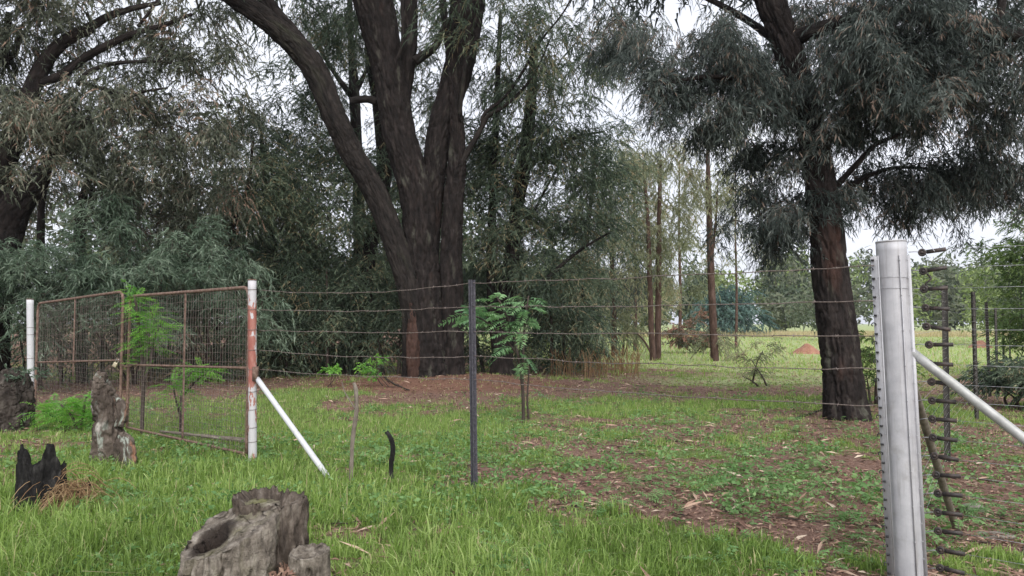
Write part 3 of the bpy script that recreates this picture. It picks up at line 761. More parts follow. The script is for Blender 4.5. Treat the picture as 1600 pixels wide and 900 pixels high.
thin_tree("young_gum", "gum with a straight reddish trunk between thicket and field", [(960, 556, 10), (959, 500, 9), (957, 450, 8), (956, 380, 7), (955, 300, 2)],
          [(955, 410, 0, 36, 40, 9), (985, 420, 0, 30, 40, 7), (950, 340, 0, 40, 50, 10), (985, 460, .5, 40, 30, 6)], 36, 730, M['leaf_weep'], M['bark_red'], **yg)
for lab, px, Y, w, blobs in (
        ("pale feathery gum left of the straight reddish trunk", 935, 44, 6, [(930, 330, 0, 40, 50, 9), (925, 410, 0, 36, 45, 9), (940, 270, 0, 30, 40, 6), (935, 480, 0, 36, 30, 7)]),
        ("pale feathery gum seen just right of the pair of trunks", 1062, 46, 6, [(1060, 320, 0, 34, 50, 9), (1068, 400, 0, 36, 40, 9), (1050, 260, 0, 24, 34, 5), (1056, 460, 0, 34, 30, 7)]),
        ("pale feathery gum between the straight trunk and the pair", 992, 42, 6, [(990, 330, 0, 32, 50, 9), (996, 430, 0, 34, 40, 9), (985, 250, 0, 28, 40, 7), (990, 490, 0, 34, 26, 7)]),
        ("thin pale gum right of the lone gum, half behind hanging leaves", 1150, 48, 5, [(1152, 320, 0, 26, 40, 5), (1146, 390, 0, 30, 36, 6), (1156, 260, 0, 20, 30, 3)])):
    thin_tree("young_gum", lab, [(px, base_y(Y) + 1, w), (px + 1, 460, w * .8), (px - 1, 360, w * .6), (px, 250, 1.5)], blobs, Y, 700 + px, M['leaf_pale'], M['bark_red'], ns=8, bark=.004, tri=True, per=20, leaf=.26, width=.05, clump=(.8, 1.1), droop=.7, length=.9, dead=.02)
shrub("gum_sapling", "pale grey bushy sapling at the foot of the straight gum trunk", 972, 556, [(972, 520, 0, 26, 22, 7), (990, 500, .5, 26, 22, 5)], 740, M['leaf_pale'], per=18, leaf=.16, width=.03, clump=(.4, .4), length=.5)
shrub("gum_sapling", "pale grey sapling growing in front of the lone gum", 1182, 602, [(1182, 565, 0, 14, 22, 5), (1195, 548, 0, 10, 12, 3), (1172, 590, 0, 12, 10, 2)], 750, M['leaf_pale'], stems=3, per=14, leaf=.10, width=.02, clump=(.2, .25), length=.35, droop=.3, hang=.1)
shrub("dying_bush", "rounded bush with red-brown dead leaves beside the lone gum", 1085, 552, [(1080, 525, 0, 34, 24, 12), (1100, 535, 0, 24, 16, 7), (1060, 530, 0, 22, 18, 6)], 760, M['leaf_red'], per=26, leaf=.18, width=.045, clump=(.5, .35), length=.45, droop=.4, hang=.2, dead=.6)
shrub("round_tree", "rounded blue-green tree at the far edge of the field", 1140, 521, [(1128, 490, 0, 32, 28, 26), (1155, 495, 0, 30, 24, 20), (1140, 470, 0, 26, 18, 12)], 770, M['leaf_blue'], cat="tree", Y=88, stem_w=.1, per=22, leaf=.5, width=.14, nleaf=9, clump=(1.2, .9), length=1.3, droop=.5, tri=True)

# bushes on the right beyond the side fence
bu = dict(tri=True, per=24, leaf=.13, width=.03, clump=(.45, .45), length=.45, droop=.45, hang=.25, dead=.0, spread=.9)
shrub("green_bush", "tall yellow-green bush at the right edge beyond the dark fence posts", 1625, 590, [(1612, 450, 0, 45, 60, 24), (1590, 400, .4, 40, 40, 11), (1630, 540, 0, 50, 50, 16), (1660, 430, 0, 60, 80, 18), (1630, 370, .3, 60, 40, 12), (1600, 500, .5, 35, 40, 9)], 800, M['leaf_bush'], cat="bush", **bu)
shrub("dark_bush", "low dark bush at the foot of the receding side fence", 1590, 640, [(1605, 590, 0, 45, 28, 15), (1578, 612, .2, 24, 14, 5), (1640, 590, 0, 50, 40, 9)], 810, M['leaf_dark'], cat="bush", per=28, leaf=.1, width=.026, clump=(.3, .25), length=.35, droop=.4, hang=.2, dead=0)
shrub("leafy_shrub", "green shrub half hidden behind the weeping tree's trunk", 1362, 632, [(1362, 590, 0, 22, 30, 8), (1372, 560, .2, 14, 18, 3)], 820, M['leaf_bush'], stems=3, per=20, leaf=.1, width=.026, clump=(.25, .25), length=.3, droop=.4, hang=.2, dead=0)

# ------------------------------------------------------------------ woods that read as one mass
def wood(name, label, spots, m, leaf, n, seed, cat="wood"):
    rng = R(seed)
    mb, tk = MB(), MB()
    for (x, y, w, h, tn) in spots:
        z0 = h * .12
        k = int(n * rng.uniform(.8, 1.2))
        sub = ball(rng, 16, .5) * np.array([w, w, (h - z0) * .5]) * .8 + np.array([x, y, z0 + (h - z0) * .5])
        j = rng.integers(0, 16, k)
        P = sub[j] + ball(rng, k, .6) * np.array([w, w, h * .5]) * .42
        P[:, 2] = np.maximum(P[:, 2], .2)
        D = rng.normal(size=(k, 3)); D[:, 2] -= .5
        leaves(mb, P, D, leaf * rng.uniform(.5, 1.3, k), leaf * .45 * rng.uniform(.6, 1.2, k), np.clip(tn + (rng.uniform(-.15, .15, 16))[j] + rng.normal(size=k) * .1, 0, 1), rng, True)
    o = mb.build(name, m, smooth=False)
    return tag(o, label, cat, kind="stuff")
rng = R(5)
sp = []
for k in range(170):
    x = rng.uniform(-30, 170); y = rng.uniform(104, 135)
    sp.append((x, y, rng.uniform(2.5, 5), (7 + 8 * (y - 104) / 31) * rng.uniform(.85, 1.25), rng.choice([.15, .35, .5, .6, .85, .95])))
wood("distant_wood", "far line of mixed green and grey trees closing the field", sp, M['leaf_far'], 1.0, 780, 6)
sp = [(rng.uniform(-70, -24), rng.uniform(12, 34), rng.uniform(1.8, 3), rng.uniform(5, 10), rng.choice([.1, .25, .4, .5])) for k in range(26)]
for k in range(70):
    x = rng.uniform(-75, 4); y = rng.uniform(30, 52) + max(0, x + 4) * 2
    sp.append((x, y, rng.uniform(1.8, 3.2), rng.uniform(6, 12), rng.choice([.1, .25, .4, .5])))
wood("woodland_background", "deep dark woodland filling the gaps behind the thicket", sp, M['leaf_far'], .40, 1400, 7)
sp = [(x, y, 2.6, 7 * rng.uniform(.7, 1.2), rng.choice([.3, .5, .9])) for x, y in [(32, 60), (36, 55), (40, 62), (29, 70), (45, 58), (38, 48), (33, 46)]]
wood("hedgerow", "green bushy growth at the right side of the field", sp, M['leaf_far'], .4, 1600, 8)


# ------------------------------------------------------------------ feathery plants
def fronds(mb, A, O, rng, L=.4, npin=11, pin=.09, w=.016, droop=.35, tint=None):
    """arching fronds with paired side leaflets"""
    n = len(A)
    L = L * rng.uniform(.7, 1.25, n)
    O = unit(O)
    S = unit(np.cross(O, np.array([0, 0, 1.0]) + rng.normal(size=(n, 3)) * .25))
    t = (np.arange(npin) + .7) / npin
    pos = A[:, None, :] + O[:, None, :] * (L[:, None] * t)[..., None]
    pos[..., 2] -= L[:, None] * droop * t ** 2
    prof = np.sin(np.clip(t * 2.6 + .35, 0, math.pi)) * .8 + .2
    tn = rng.uniform(.1, .9, n) if tint is None else np.broadcast_to(tint, n)
    for sg in (-1, 1):
        D = S[:, None, :] * sg + O[:, None, :] * .45 + rng.normal(size=pos.shape) * .15
        D[..., 2] -= .18
        ln = (pin * prof)[None, :] * rng.uniform(.8, 1.15, (n, npin))
        P = pos.reshape(-1, 3)
        Dn = unit(D.reshape(-1, 3))
        wd = unit(np.cross(Dn, np.repeat(np.cross(O, S), npin, 0)))
        lnr = ln.reshape(-1, 1)
        mid, tip = P + Dn * lnr * .45, P + Dn * lnr
        tip = tip - np.array([0, 0, .15]) * lnr
        V = np.stack([P, mid + wd * w * .5, tip, mid - wd * w * .5], 1).reshape(-1, 3)
        mb.add(V, np.arange(len(V)).reshape(-1, 4), None, tint=np.repeat(np.clip(np.repeat(tn, npin) + rng.normal(size=len(P)) * .12, 0, 1), 4))

def frond_plant(name, label, stems, Y, seed, m, nf, zlo=.35, cat="plant", L=.4, npin=11, pin=.09, w=.016, droop=.35, stem_mat=None, spread=1.0, bias=(0, 0, 0), up=.25):
    g = pt(stems[0][0][0], stems[0][0][1], Y)
    g[2] = float(hgt(g[0], g[1]))
    t = thing(name, label, cat, g)
    rng = R(seed)
    lf = MB()
    for pts in stems:
        mb = MB()
        S = limb(mb, pts, Y, n=26, ns=8, seed=seed % 31)
        mb.build("stem", stem_mat or M['twig'], t)
        u = zlo + (1 - zlo) * rng.uniform(0, 1, nf) ** .8
        A = np.stack([np.interp(u, np.linspace(0, 1, len(S)), S[:, i]) for i in range(3)], -1)
        O = unit(rng.normal(size=(nf, 3)) * np.array([1, 1, .3]) + np.array(bias) + np.array([0, 0, up]))
        A = A + O * (L * .35 * spread * rng.uniform(0, 1, nf))[:, None]
        fronds(lf, A, O, rng, L, npin, pin, w, droop)
    lf.build("fronds", m, t, smooth=False)["kind"] = "stuff"
    return t

frond_plant("fern_leaved_sapling", "sapling with fresh green fern-like fronds right behind the steel fence post",
            [[(818, 662, 5), (816, 600, 5), (806, 540, 4), (790, 490, 3.5), (775, 462, 2.5)], [(816, 600, 4), (818, 540, 3.5), (822, 490, 3), (826, 462, 2)], [(806, 550, 3.5), (780, 520, 3), (755, 500, 2.5), (735, 492, 2)]],
            11.9, 900, M['leaf_jac'], 20, .3, "sapling", L=.44, npin=13, pin=.12, w=.034, droop=.4, bias=(-.35, -.2, 0))
frond_plant("fern_leaved_sapling", "thin twiggy sapling with one tuft beside the fern-leaved sapling's foot", [[(826, 656, 3.5), (824, 620, 3), (827, 575, 2)]], 12.1, 905, M['leaf_jac'], 7, .5, "sapling", L=.28, npin=9, pin=.06, w=.02)
frond_plant("feathery_wattle", "bright green feathery plant pushing up through the gate beside the latch",
            [[(222, 684, 6), (222, 655, 6), (224, 590, 6), (219, 530, 5), (213, 480, 4), (210, 464, 2)], [(224, 600, 5), (236, 560, 4), (242, 520, 3.5), (236, 485, 2)], [(223, 600, 4), (232, 540, 3), (252, 508, 2)]],
            10.55, 910, M['leaf_fern'], 58, .40, L=.27, npin=13, pin=.06, w=.011, droop=.3)
frond_plant("feathery_wattle", "feathery green sapling behind the centre bar of the right gate leaf",
            [[(282, 682, 5), (282, 662, 5), (284, 620, 5), (296, 585, 4), (318, 572, 2)], [(282, 650, 4), (274, 620, 3), (270, 600, 2)], [(284, 620, 4), (312, 590, 3), (335, 578, 2)]], 10.6, 920, M['leaf_fern'], 34, .35, L=.30, npin=12, pin=.07, w=.013, droop=.35)
frond_plant("feathery_wattle", "low mound of feathery green fronds in front of the left gate leaf",
            [[(120, 672, 5), (112, 650, 4), (95, 632, 3)], [(125, 672, 5), (130, 645, 4), (135, 620, 3)], [(110, 672, 4), (90, 655, 3), (72, 645, 2)], [(135, 672, 4), (145, 655, 3), (150, 640, 2)]], 11.0, 930, M['leaf_fern'], 40, .15, L=.34, npin=12, pin=.075, w=.014, droop=.4, up=.4)
frond_plant("gate_top_sprig", "few yellow-green leaf sprigs poking above the gate between its two leaves", [[(196, 560, 3), (197, 500, 3), (204, 455, 2), (207, 448, 1.5)]], 11.3, 935, M['leaf_fern'], 10, .55, L=.2, npin=7, pin=.07, w=.02)
shrub("broadleaf_sapling", "small light green leafy sapling in front of the huge trunk's left foot", 612, 606, [(592, 566, 0, 13, 10, 4), (574, 580, -.2, 16, 6, 3), (600, 588, 0, 10, 6, 2)], 940, M['leaf_fern'], stems=3, cat="sapling", per=9, leaf=.075, width=.035, nleaf=8, clump=(.16, .1), length=.2, droop=.3, hang=.15, dead=0, stem_w=.016)
shrub("broadleaf_sapling", "tiny light green sapling left of the dead stick, under the fourth wire", 522, 604, [(522, 576, 0, 8, 7, 3)], 945, M['leaf_fern'], stems=2, cat="sapling", per=10, leaf=.1, width=.045, nleaf=7, clump=(.14, .1), length=.2, droop=.3, hang=.15, dead=0, stem_w=.012)

# ------------------------------------------------------------------ dead sticks and fallen wood
def stick(name, label, pts, Y, m, cat="stick", ns=12, bark=.004, seed=3, sub=()):
    g = pt(pts[0][0], pts[0][1], Y); g[2] = float(hgt(g[0], g[1]))
    t = thing(name, label, cat, g)
    mb = MB(); limb(mb, [(pts[0][0], pts[0][1] + 12, pts[0][2])] + list(pts), Y, n=50, ns=ns, bark=bark, cell=.03, seed=seed, lump=.2)
    mb.build("shaft", m, t)
    for p in sub:
        mb = MB(); limb(mb, p, Y, n=14, ns=6, seed=seed + 1); mb.build("side_twig", m, t)
gy = gp(548, 756)[1]
stick("dead_stick", "tall bleached dead stick standing just right of the white strut", [(548, 756, 7), (550, 700, 6.5), (553, 670, 7), (557, 640, 6), (556, 610, 6.5), (553, 598, 5)], gy, M['dead'], seed=4, sub=[[(556, 640, 3), (540, 615, 2), (534, 596, 1.5)]])
stick("dark_stick", "short dark crooked stick standing in the grass near the steel post", [(612, 752, 7), (611, 728, 7.5), (614, 702, 7.5), (611, 686, 7), (604, 674, 5.5)], gp(612, 752)[1], M['char'], seed=5)
def lying(name, label, a, b, r, m, cat, seed=0, bend=.05, lift=0.0):
    A, B = gp(*a), gp(*b)
    A[2] += r + lift; B[2] += r + lift
    P = spline([A, (A * .6 + B * .4) + R(seed).normal(size=3) * bend * np.array([1, 1, .3]), B], 36)
    P[:, 2] = np.maximum(P[:, 2], hgt(P[:, 0], P[:, 1]) + r * .6)
    mb = MB(); tube(mb, P, np.linspace(r, r * .55, 36), 12, bark=r * .25, cell=.05, lump=.25, seed=seed)
    mb.n
    o = mb.build(name, m, origin=A)
    tag(o, label, cat)
lying("fallen_branch", "lichened branch lying along the foot of the right gate leaf", (392, 702), (250, 686), .035, M['dead'], "branch", 7, .05, .07)
lying("fallen_branch", "thin dark fallen branch on the litter left of the weeping tree", (1245, 656), (1290, 640), .025, M['bark'], "branch", 8)
lying("fallen_branch", "crooked bare branch lying on red soil at the huge trunk's foot", (602, 592), (640, 612), .03, M['twig'], "branch", 9, .12)

# ------------------------------------------------------------------ stumps
def stump_mesh(cx, cy, z0, rx, ry, H, cap, seed, nth=110, nu=44, ncap=16, groove=.02, lump=.18, taper=.2, flare=.25, dent=None, rough=.015):
    """polar mesh: wall up to the rim H(theta), then a top surface running inward; cap(rho, theta, h) gives its height"""
    th = np.arange(nth) * 2 * math.pi / nth
    Ht = H(th)
    u = np.linspace(0, 1, nu)[:, None]
    z = u * Ht[None, :]
    C, S = np.cos(th)[None, :], np.sin(th)[None, :]
    pr = 1 - taper * u + flare * np.exp(-u * 6)
    pr = pr * (1 + lump * 2 * (fbm(C * 1.2, S * 1.2, z * 1.6, seed, 3) - .5))
    n1 = vnoise(C * rx / .035, S * rx / .035, z * 3.0, seed + 5)
    n2 = fbm(C * rx / .1, S * rx / .1, z * 9.0, seed + 9, 3)
    g = groove * ((1 - np.abs(2 * n1 - 1)) - .5) + groove * .8 * (n2 - .5)
    rX, rY = rx * pr + g, ry * pr + g
    if dent: 
        k = dent(th[None, :], z); rX = rX - k; rY = rY - k
    W = np.stack([cx + rX * C, cy + rY * S, z0 - .05 + z + 0 * C], -1)
    rho = np.linspace(1, 0, ncap + 1)[1:, None]
    rimx, rimy = rX[-1][None, :], rY[-1][None, :]
    Z = cap(rho, th[None, :], Ht[None, :]) + .02 * (fbm(C * rho * 5, S * rho * 5, 1.0, seed + 3, 3) - .5)
    Cc = np.stack([cx + rimx * rho * C, cy + rimy * rho * S, z0 - .05 + Z + 0 * C], -1)
    V = np.concatenate([W, Cc], 0).reshape(-1, 3)
    ctr = np.array([cx, cy, 0]); nv = V - ctr; nv[:, 2] = 0
    V = V + unit(nv) * (rough * 2 * (fbm(V[:, 0] * 11, V[:, 1] * 11, V[:, 2] * 4, seed + 21, 4) - .5) - rough * 1.1 * np.clip(1 - np.abs(vnoise(V[:, 0] * 18, V[:, 1] * 18, V[:, 2] * 2.5, seed + 31) - .5) / .05, 0, 1))[:, None]
    rows = nu + ncap
    idx = np.arange(rows * nth).reshape(rows, nth)
    q = np.stack([idx[:-1], np.roll(idx, -1, 1)[:-1], np.roll(idx, -1, 1)[1:], idx[1:]], -1).reshape(-1, 4)
    bc = V * np.array([1, 1, .45]) + seed
    mb = MB(); mb.add(V, q, barkco=bc)
    return mb

YS = 4.25
c0 = np.array([pt(362, 700, YS)[0], YS, 0.0]); c0[2] = float(hgt(c0[0], c0[1]))
t = thing("hollow_stump", "large grey weathered tree stump with a dark rotted hole, nearest the viewer", "stump", c0)
jag = lambda th, s, a, f=3: a * (fbm(np.cos(th) * f, np.sin(th) * f, 0.5, s, 3) - .5) * 2
TD = math.radians(48)
H = lambda th: .50 + .125 * np.cos(th - TD) + jag(th, 3, .022) + jag(th, 8, .012, 9)
def holeA(x, y): return np.exp(-(((x + .33) / .30) ** 2 + ((y + .22) / .36) ** 2) ** 4)
def capA(rho, th, h):
    x, y = rho * np.cos(th), rho * np.sin(th)
    p = .50 + .125 * (x * math.cos(TD) + y * math.sin(TD)) + .07 * (fbm(x * 2.2, y * 2.2, 0, 66, 3) - .5)
    crack = np.exp(-((y - .5 * x - .42) / .06) ** 2)
    return p * (1 - rho ** 6) + h * rho ** 6 - .36 * holeA(x, y) - .05 * crack - .03 * np.exp(-((x + .75) / .25) ** 2 - ((y + .2) / .4) ** 2)
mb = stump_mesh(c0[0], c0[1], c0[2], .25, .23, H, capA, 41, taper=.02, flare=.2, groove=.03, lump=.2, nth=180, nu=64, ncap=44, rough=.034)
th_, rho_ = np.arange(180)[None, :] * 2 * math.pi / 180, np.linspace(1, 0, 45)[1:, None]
mb.A['rot'] = [(64 * 180, (np.exp(-(((rho_ * np.cos(th_) + .36) / .50) ** 2 + ((rho_ * np.sin(th_) + .16) / .56) ** 2) ** 5) * .97).ravel())]  # mask over the hollow's bowl: rotten wood colour plus painted-in shade
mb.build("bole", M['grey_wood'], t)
bx = pt(424, 700, 4.46)[0]
H2 = lambda th: .625 + jag(th, 13, .05, 5) + .02 * np.cos(th - 2.4)
stump_mesh(bx, 4.46, c0[2], .20, .17, H2, lambda r, th, h: h * r ** 2 + (1 - r ** 2) * .50, 44, taper=.06, groove=.045, lump=.12, nth=200, nu=80, rough=.022).build("back_slab", M['brown_wood'], t)
sx = pt(484, 800, 4.26)[0]
H3 = lambda th: .365 + .015 * np.cos(th - 1) + jag(th, 23, .015)
dn = lambda th, z: .05 * np.exp(-((th - math.radians(283)) / .12) ** 2 - ((z - .27) / .02) ** 2)
stump_mesh(sx, 4.26, c0[2], .115, .105, H3, lambda r, th, h: h - .03 * (1 - r ** 2), 47, taper=-.02, flare=.1, groove=.012, lump=.12, nth=110, nu=60, dent=dn).build("side_stub", M['grey_wood'], t)
rng = R(48)
mb = MB()
P = np.stack([rng.uniform(pt(428, 800, 4.2)[0], pt(462, 800, 4.2)[0], 260), rng.uniform(4.12, 4.36, 260), c0[2] + rng.uniform(.08, .24, 260)], -1)
leaves(mb, P, rng.normal(size=(260, 3)), .05, .02, rng.uniform(.2, .8, 260), rng)
mb.build("rotten_chips", M['litter'], t, smooth=False)["kind"] = "stuff"

g = gp(50, 806)
t = thing("burnt_stump", "black charred stump with two jagged peaks at the lower left", "stump", g)
def H4(th):
    x = np.cos(th)
    return np.interp(x, [-1, -.75, -.5, -.15, .05, .3, .55, .8, 1], [.36, .56, .62, .56, .43, .45, .62, .60, .34]) * (1 - .3 * (np.sin(th) > .1)) + .03 + jag(th, 33, .022, 6)
stump_mesh(g[0], g[1] + .12, g[2], .205, .15, H4, lambda r, th, h: h * r ** 1.5 + (1 - r ** 1.5) * .12, 51, taper=.06, flare=.12, groove=.03, lump=.15, nth=150, nu=60).build("charred_shell", M['char'], t)
g2 = gp(128, 792)
t = thing("burnt_shard", "small charred wood shard leaning right beside the burnt stump", "stump", g2)
mb = MB(); limb(mb, [(118, 795, 22), (124, 780, 24), (130, 768, 18), (138, 757, 10), (140, 752, 3)], g2[1], n=40, ns=40, bark=.02, cell=.04, stretch=3, seed=6, lump=.3)
mb.build("shard", M['char'], t)
rng = R(60)
gs = gp(105, 800)
n = 420
A = np.stack([gs[0] + rng.normal(size=n) * .10, gs[1] + rng.normal(size=n) * .07, gs[2] + np.abs(rng.normal(size=n)) * .09], -1)
D = rng.normal(size=(n, 3)) * np.array([1, 1, .5]) + np.array([-.1, 0, .45])
mb = MB()
for k in range(n):
    d = unit(D[k]); L = rng.uniform(.12, .34)
    tt = np.linspace(0, 1, 5)[:, None]
    P = A[k] + d * L * tt + np.array([0, 0, -1.0]) * L * .8 * tt ** 2 + np.array([0, 0, .10])
    P[:, 2] = np.maximum(P[:, 2], gs[2] + .04)
    tube(mb, P, .0025, 3, cap=False, tint=float(rng.uniform(.1, .95)))
tag(mb.build("dry_grass_heap", M['straw'], origin=gs), "heap of dry brown grass against the right side of the burnt stump", "dry grass", kind="stuff")

def gnarled(name, label, px, py, prof, m, seed, amp, extra=()):
    g = gp(px, py)
    Y = g[1]
    t = thing(name, label, "stump", g)
    P = np.array([[*pt(a, b, Y), w * Y / F_PX / 2] for a, b, w in prof])
    S = spline(P, 120)
    mb = MB()
    V = tube(mb, S[:, :3], S[:, 3], 110, bark=amp * .7, cell=.05, stretch=3.0, seed=seed, lump=.5)
    nrm = V - np.array([np.interp(V[:, 2], S[:, 2], S[:, 0]), np.interp(V[:, 2], S[:, 2], S[:, 1]), V[:, 2]]).T
    k = (fbm(V[:, 0] * 8, V[:, 1] * 8, V[:, 2] * 2.2, seed, 4) - .5) * 2 * amp + .8 * amp * (1 - 4 * np.abs(fbm(V[:, 0] * 16, V[:, 1] * 16, V[:, 2] * 4.5, seed + 4, 3) - .5))
    mb.V[0] = V + unit(nrm) * k[:, None]
    mb.build("trunk_snag", m, t)
    for e in extra:
        P = np.array([[*pt(a, b, Y + dy), w * Y / F_PX / 2] for a, b, w, dy in e])
        S = spline(P, 40); mb = MB(); tube(mb, S[:, :3], S[:, 3], 40, bark=amp * .4, cell=.05, stretch=2, seed=seed + 5, lump=.6)
        mb.build("knot", m, t)
    return t
gnarled("lichened_stump", "tall gnarled stump covered in pale lichen before the gate's latch", 175, 727, [(174, 736, 50), (173, 715, 44), (170, 690, 38), (170, 660, 36), (168, 635, 33), (163, 615, 25), (159, 600, 18), (158, 590, 11), (157, 580, 4)], M['lichen_wood'], 71, .045,
        [[(196, 735, 26, -.15), (196, 712, 30, -.15), (193, 690, 26, -.12), (190, 676, 8, -.1)], [(184, 665, 20, -.05), (188, 645, 22, -.05), (186, 630, 16, 0), (182, 622, 5, 0)], [(150, 650, 10, -.05), (151, 632, 16, -.05), (150, 622, 4, 0)]])
t = gnarled("broken_stump", "dark broken stump at the left edge beside the gate's far hinge post", 18, 672, [(16, 682, 62), (16, 660, 56), (18, 635, 56), (20, 615, 54), (18, 598, 40), (14, 585, 26), (12, 576, 8)], M['dark_wood'], 72, .05,
        [[(34, 630, 20, 0), (38, 610, 18, 0), (40, 592, 14, 0), (42, 584, 4, 0)]])
rng = R(73)
lf = MB(); gg = pt(30, 585, gp(18, 672)[1])
A = gg + rng.normal(size=(60, 3)) * np.array([.16, .1, .04]); sprays(lf, A, unit(rng.normal(size=(60, 3)) + np.array([0, 0, .5])), rng, .18, 8, .07, .025, .3, .1)
sw = thing("stump_weed", "grey-green weed growing on top of the broken stump at the left edge", "weed", gg)
lf.build("foliage", M['leaf_silver'], sw, smooth=False)["kind"] = "stuff"

# ------------------------------------------------------------------ gate
G1, G2 = gp(395, 722)[:2], gp(49, 642)[:2]
gd = unit(G2 - G1)
gn = np.array([-gd[1], gd[0]])
def gate_pt(px, py, off=0.0):
    a = pt(px, py, 1.0) - np.array([0, 0, CAM_H])
    o = G1 + gn * off
    # solve t*a.xy = o + s*gd
    Mx = np.array([[a[0], -gd[0]], [a[1], -gd[1]]])
    tt, s = np.linalg.solve(Mx, o)
    return np.array([a[0] * tt, a[1] * tt, CAM_H + a[2] * tt])
def gate_at(s, z, off=0.0):
    p = G1 + gd * s + gn * off
    return np.array([p[0], p[1], z])
def s_of(px): return float((gate_pt(px, 560)[:2] - G1) @ gd)

def round_post(name, label, g, top_px, r, m, wraps, seed, cat="post"):
    t = thing(name, label, cat, g)
    h = pt(*top_px, g[1])[2] - g[2]
    x1 = pt(*top_px, g[1])[0]
    P = np.stack([np.linspace(g[0], x1, 24), np.full(24, g[1]), np.linspace(g[2] - .1, g[2] + h, 24)], -1)
    mb = MB(); tube(mb, P, r, 28, lump=.012, seed=seed); mb.build("pipe", m, t)
    mb = MB(); tube(mb, np.array([[x1, g[1], g[2] + h - .002], [x1, g[1], g[2] + h + .012]]), r * 1.06, 28); mb.build("cap", M['rust'], t)
    rng = R(seed)
    for py in wraps:
        z = pt(top_px[0], py, g[1])[2]
        xx = np.interp(z, P[:, 2], P[:, 0])
        a = np.linspace(0, 2 * math.pi * 1.6, 40)
        mb = MB(); tube(mb, np.stack([xx + (r + .003) * np.cos(a), g[1] + (r + .003) * np.sin(a), z + .010 * (a / 10) + .004 * np.sin(a)], -1), .0032, 5)
        mb.build("wire_wrap", M['wire'], t)
    return t
g = np.array([*G1, float(hgt(*G1))])
round_post("gate_post", "silver pipe gate post with peeling red paint at the near end of the gate", g, (394, 438), .047, M['gate_post'], [453, 484, 515.5, 547, 577, 612, 640, 668, 690], 81)
g = np.array([*G2, float(hgt(*G2))])
round_post("gate_post", "pale pipe gate post at the far left end of the gate", g, (47, 468), .058, M['whitepaint'], [512, 523, 560, 600, 630], 82)

def gate_leaf(label, hinge, latch, top_h, top_l, mid_h, mid_l, bot, bars, seed):
    """hinge/latch: x pixel of the two uprights; tops etc: y pixels along the gate plane"""
    sh, sl = s_of(hinge), s_of(latch)
    zt_h, zt_l = gate_pt(hinge, top_h)[2], gate_pt(latch, top_l)[2]
    zm_h, zm_l = gate_pt(hinge, mid_h)[2], gate_pt(latch, mid_l)[2]
    zb = bot
    base = gate_at(sh, float(hgt(*(G1 + gd * sh))))
    t = thing("gate_leaf", label, "gate", base)
    r = .021
    rc = .13
    sg = 1 if sl > sh else -1
    def up(s, z): return gate_at(s, z)
    # frame: latch upright, round corner, top rail, hinge upright
    a = np.linspace(0, math.pi / 2, 9)
    cl = [up(sl - sg * rc * (1 - math.cos(x)), zt_l - rc * (1 - math.sin(x))) for x in a]
    ch = [up(sh + sg * rc * (1 - math.cos(x)), zt_h - rc * (1 - math.sin(x))) for x in a[::-1]]
    def seg(A, B, n=14): return [np.asarray(A) * (1 - k) + np.asarray(B) * k for k in np.linspace(0, 1, n)]
    mb = MB(); tube(mb, np.array(seg(up(sl, zb), cl[0])[:-1] + cl[:5]), r, 14, lump=.03); mb.build("latch_upright", M['rust'], t)
    mb = MB(); tube(mb, np.array(cl[4:] + seg(cl[-1], ch[0])[1:-1] + ch[:5]), r, 14, lump=.03, seed=2); mb.build("top_rail", M['rust'], t)
    mb = MB(); tube(mb, np.array(ch[4:] + seg(ch[-1], up(sh, zb))[1:]), r, 14, lump=.03, seed=3); mb.build("hinge_upright", M['rust'], t)
    mb = MB(); tube(mb, np.array(seg(up(sh, zm_h), up(sl, zm_l))), r * .72, 12, lump=.04, seed=4); mb.build("middle_rail", M['rust'], t)
    mb = MB(); tube(mb, np.array(seg(up(sh, zb), up(sl, zb))), r * .8, 12, seed=5); mb.build("bottom_rail", M['rust'], t)
    for bp, full in bars:
        s = s_of(bp); k = (s - sh) / (sl - sh)
        zt = zt_h + (zt_l - zt_h) * k - .01
        zl = zb if full else zm_h + (zm_l - zm_h) * k - .25
        mb = MB(); tube(mb, np.array(seg(up(s, zl), up(s, zt))), r * .6, 10, lump=.04, seed=6); mb.build("centre_bar", M['rust'], t)
    rng = R(seed)
    mb = MB()
    n = int(abs(sl - sh) / .065)
    for k in range(1, n):
        s = sh + (sl - sh) * k / n; f = k / n
        zt = zt_h + (zt_l - zt_h) * f - .02
        P = np.array([up(s + rng.normal() * .006, z) + np.array([*(gn * rng.normal() * .004), 0]) for z in np.linspace(zb, zt, 6)])
        tube(mb, P, .0023, 3, cap=False)
    zs = list(np.arange(zb + .06, (zm_h + zm_l) / 2, .07)) + list(np.arange((zm_h + zm_l) / 2 + .08, min(zt_h, zt_l) - .03, .105))
    for z in zs:
        P = np.array([up(s, z + rng.normal() * .006 + (zt_h + (zt_l - zt_h) * f - min(zt_h, zt_l)) * (z > zm_h)) for f, s in zip(np.linspace(0, 1, 14), np.linspace(sh, sl, 14))])
        tube(mb, P, .0023, 3, cap=False)
    mb.build("wire_mesh", M['wire'], t)["kind"] = "stuff"
    # hinge straps
    for z in (zb + .25, zt_h - .22):
        mb = MB(); box(mb, up(sh - sg * .035, z), .09, .02, .035, np.array([[gd[0], gd[1], 0], [gn[0], gn[1], 0], [0, 0, 1]])); mb.build("hinge", M['rust'], t)
    return t
gate_leaf("rusty right gate leaf, hung on the red-painted post", 388, 201, 449, 463, 575, 570, .10, [(288, True)], 1)
gate_leaf("rusty left gate leaf, hung on the pale far post", 57, 190, 474, 456, 566, 563, .12, [(115, False)], 2)

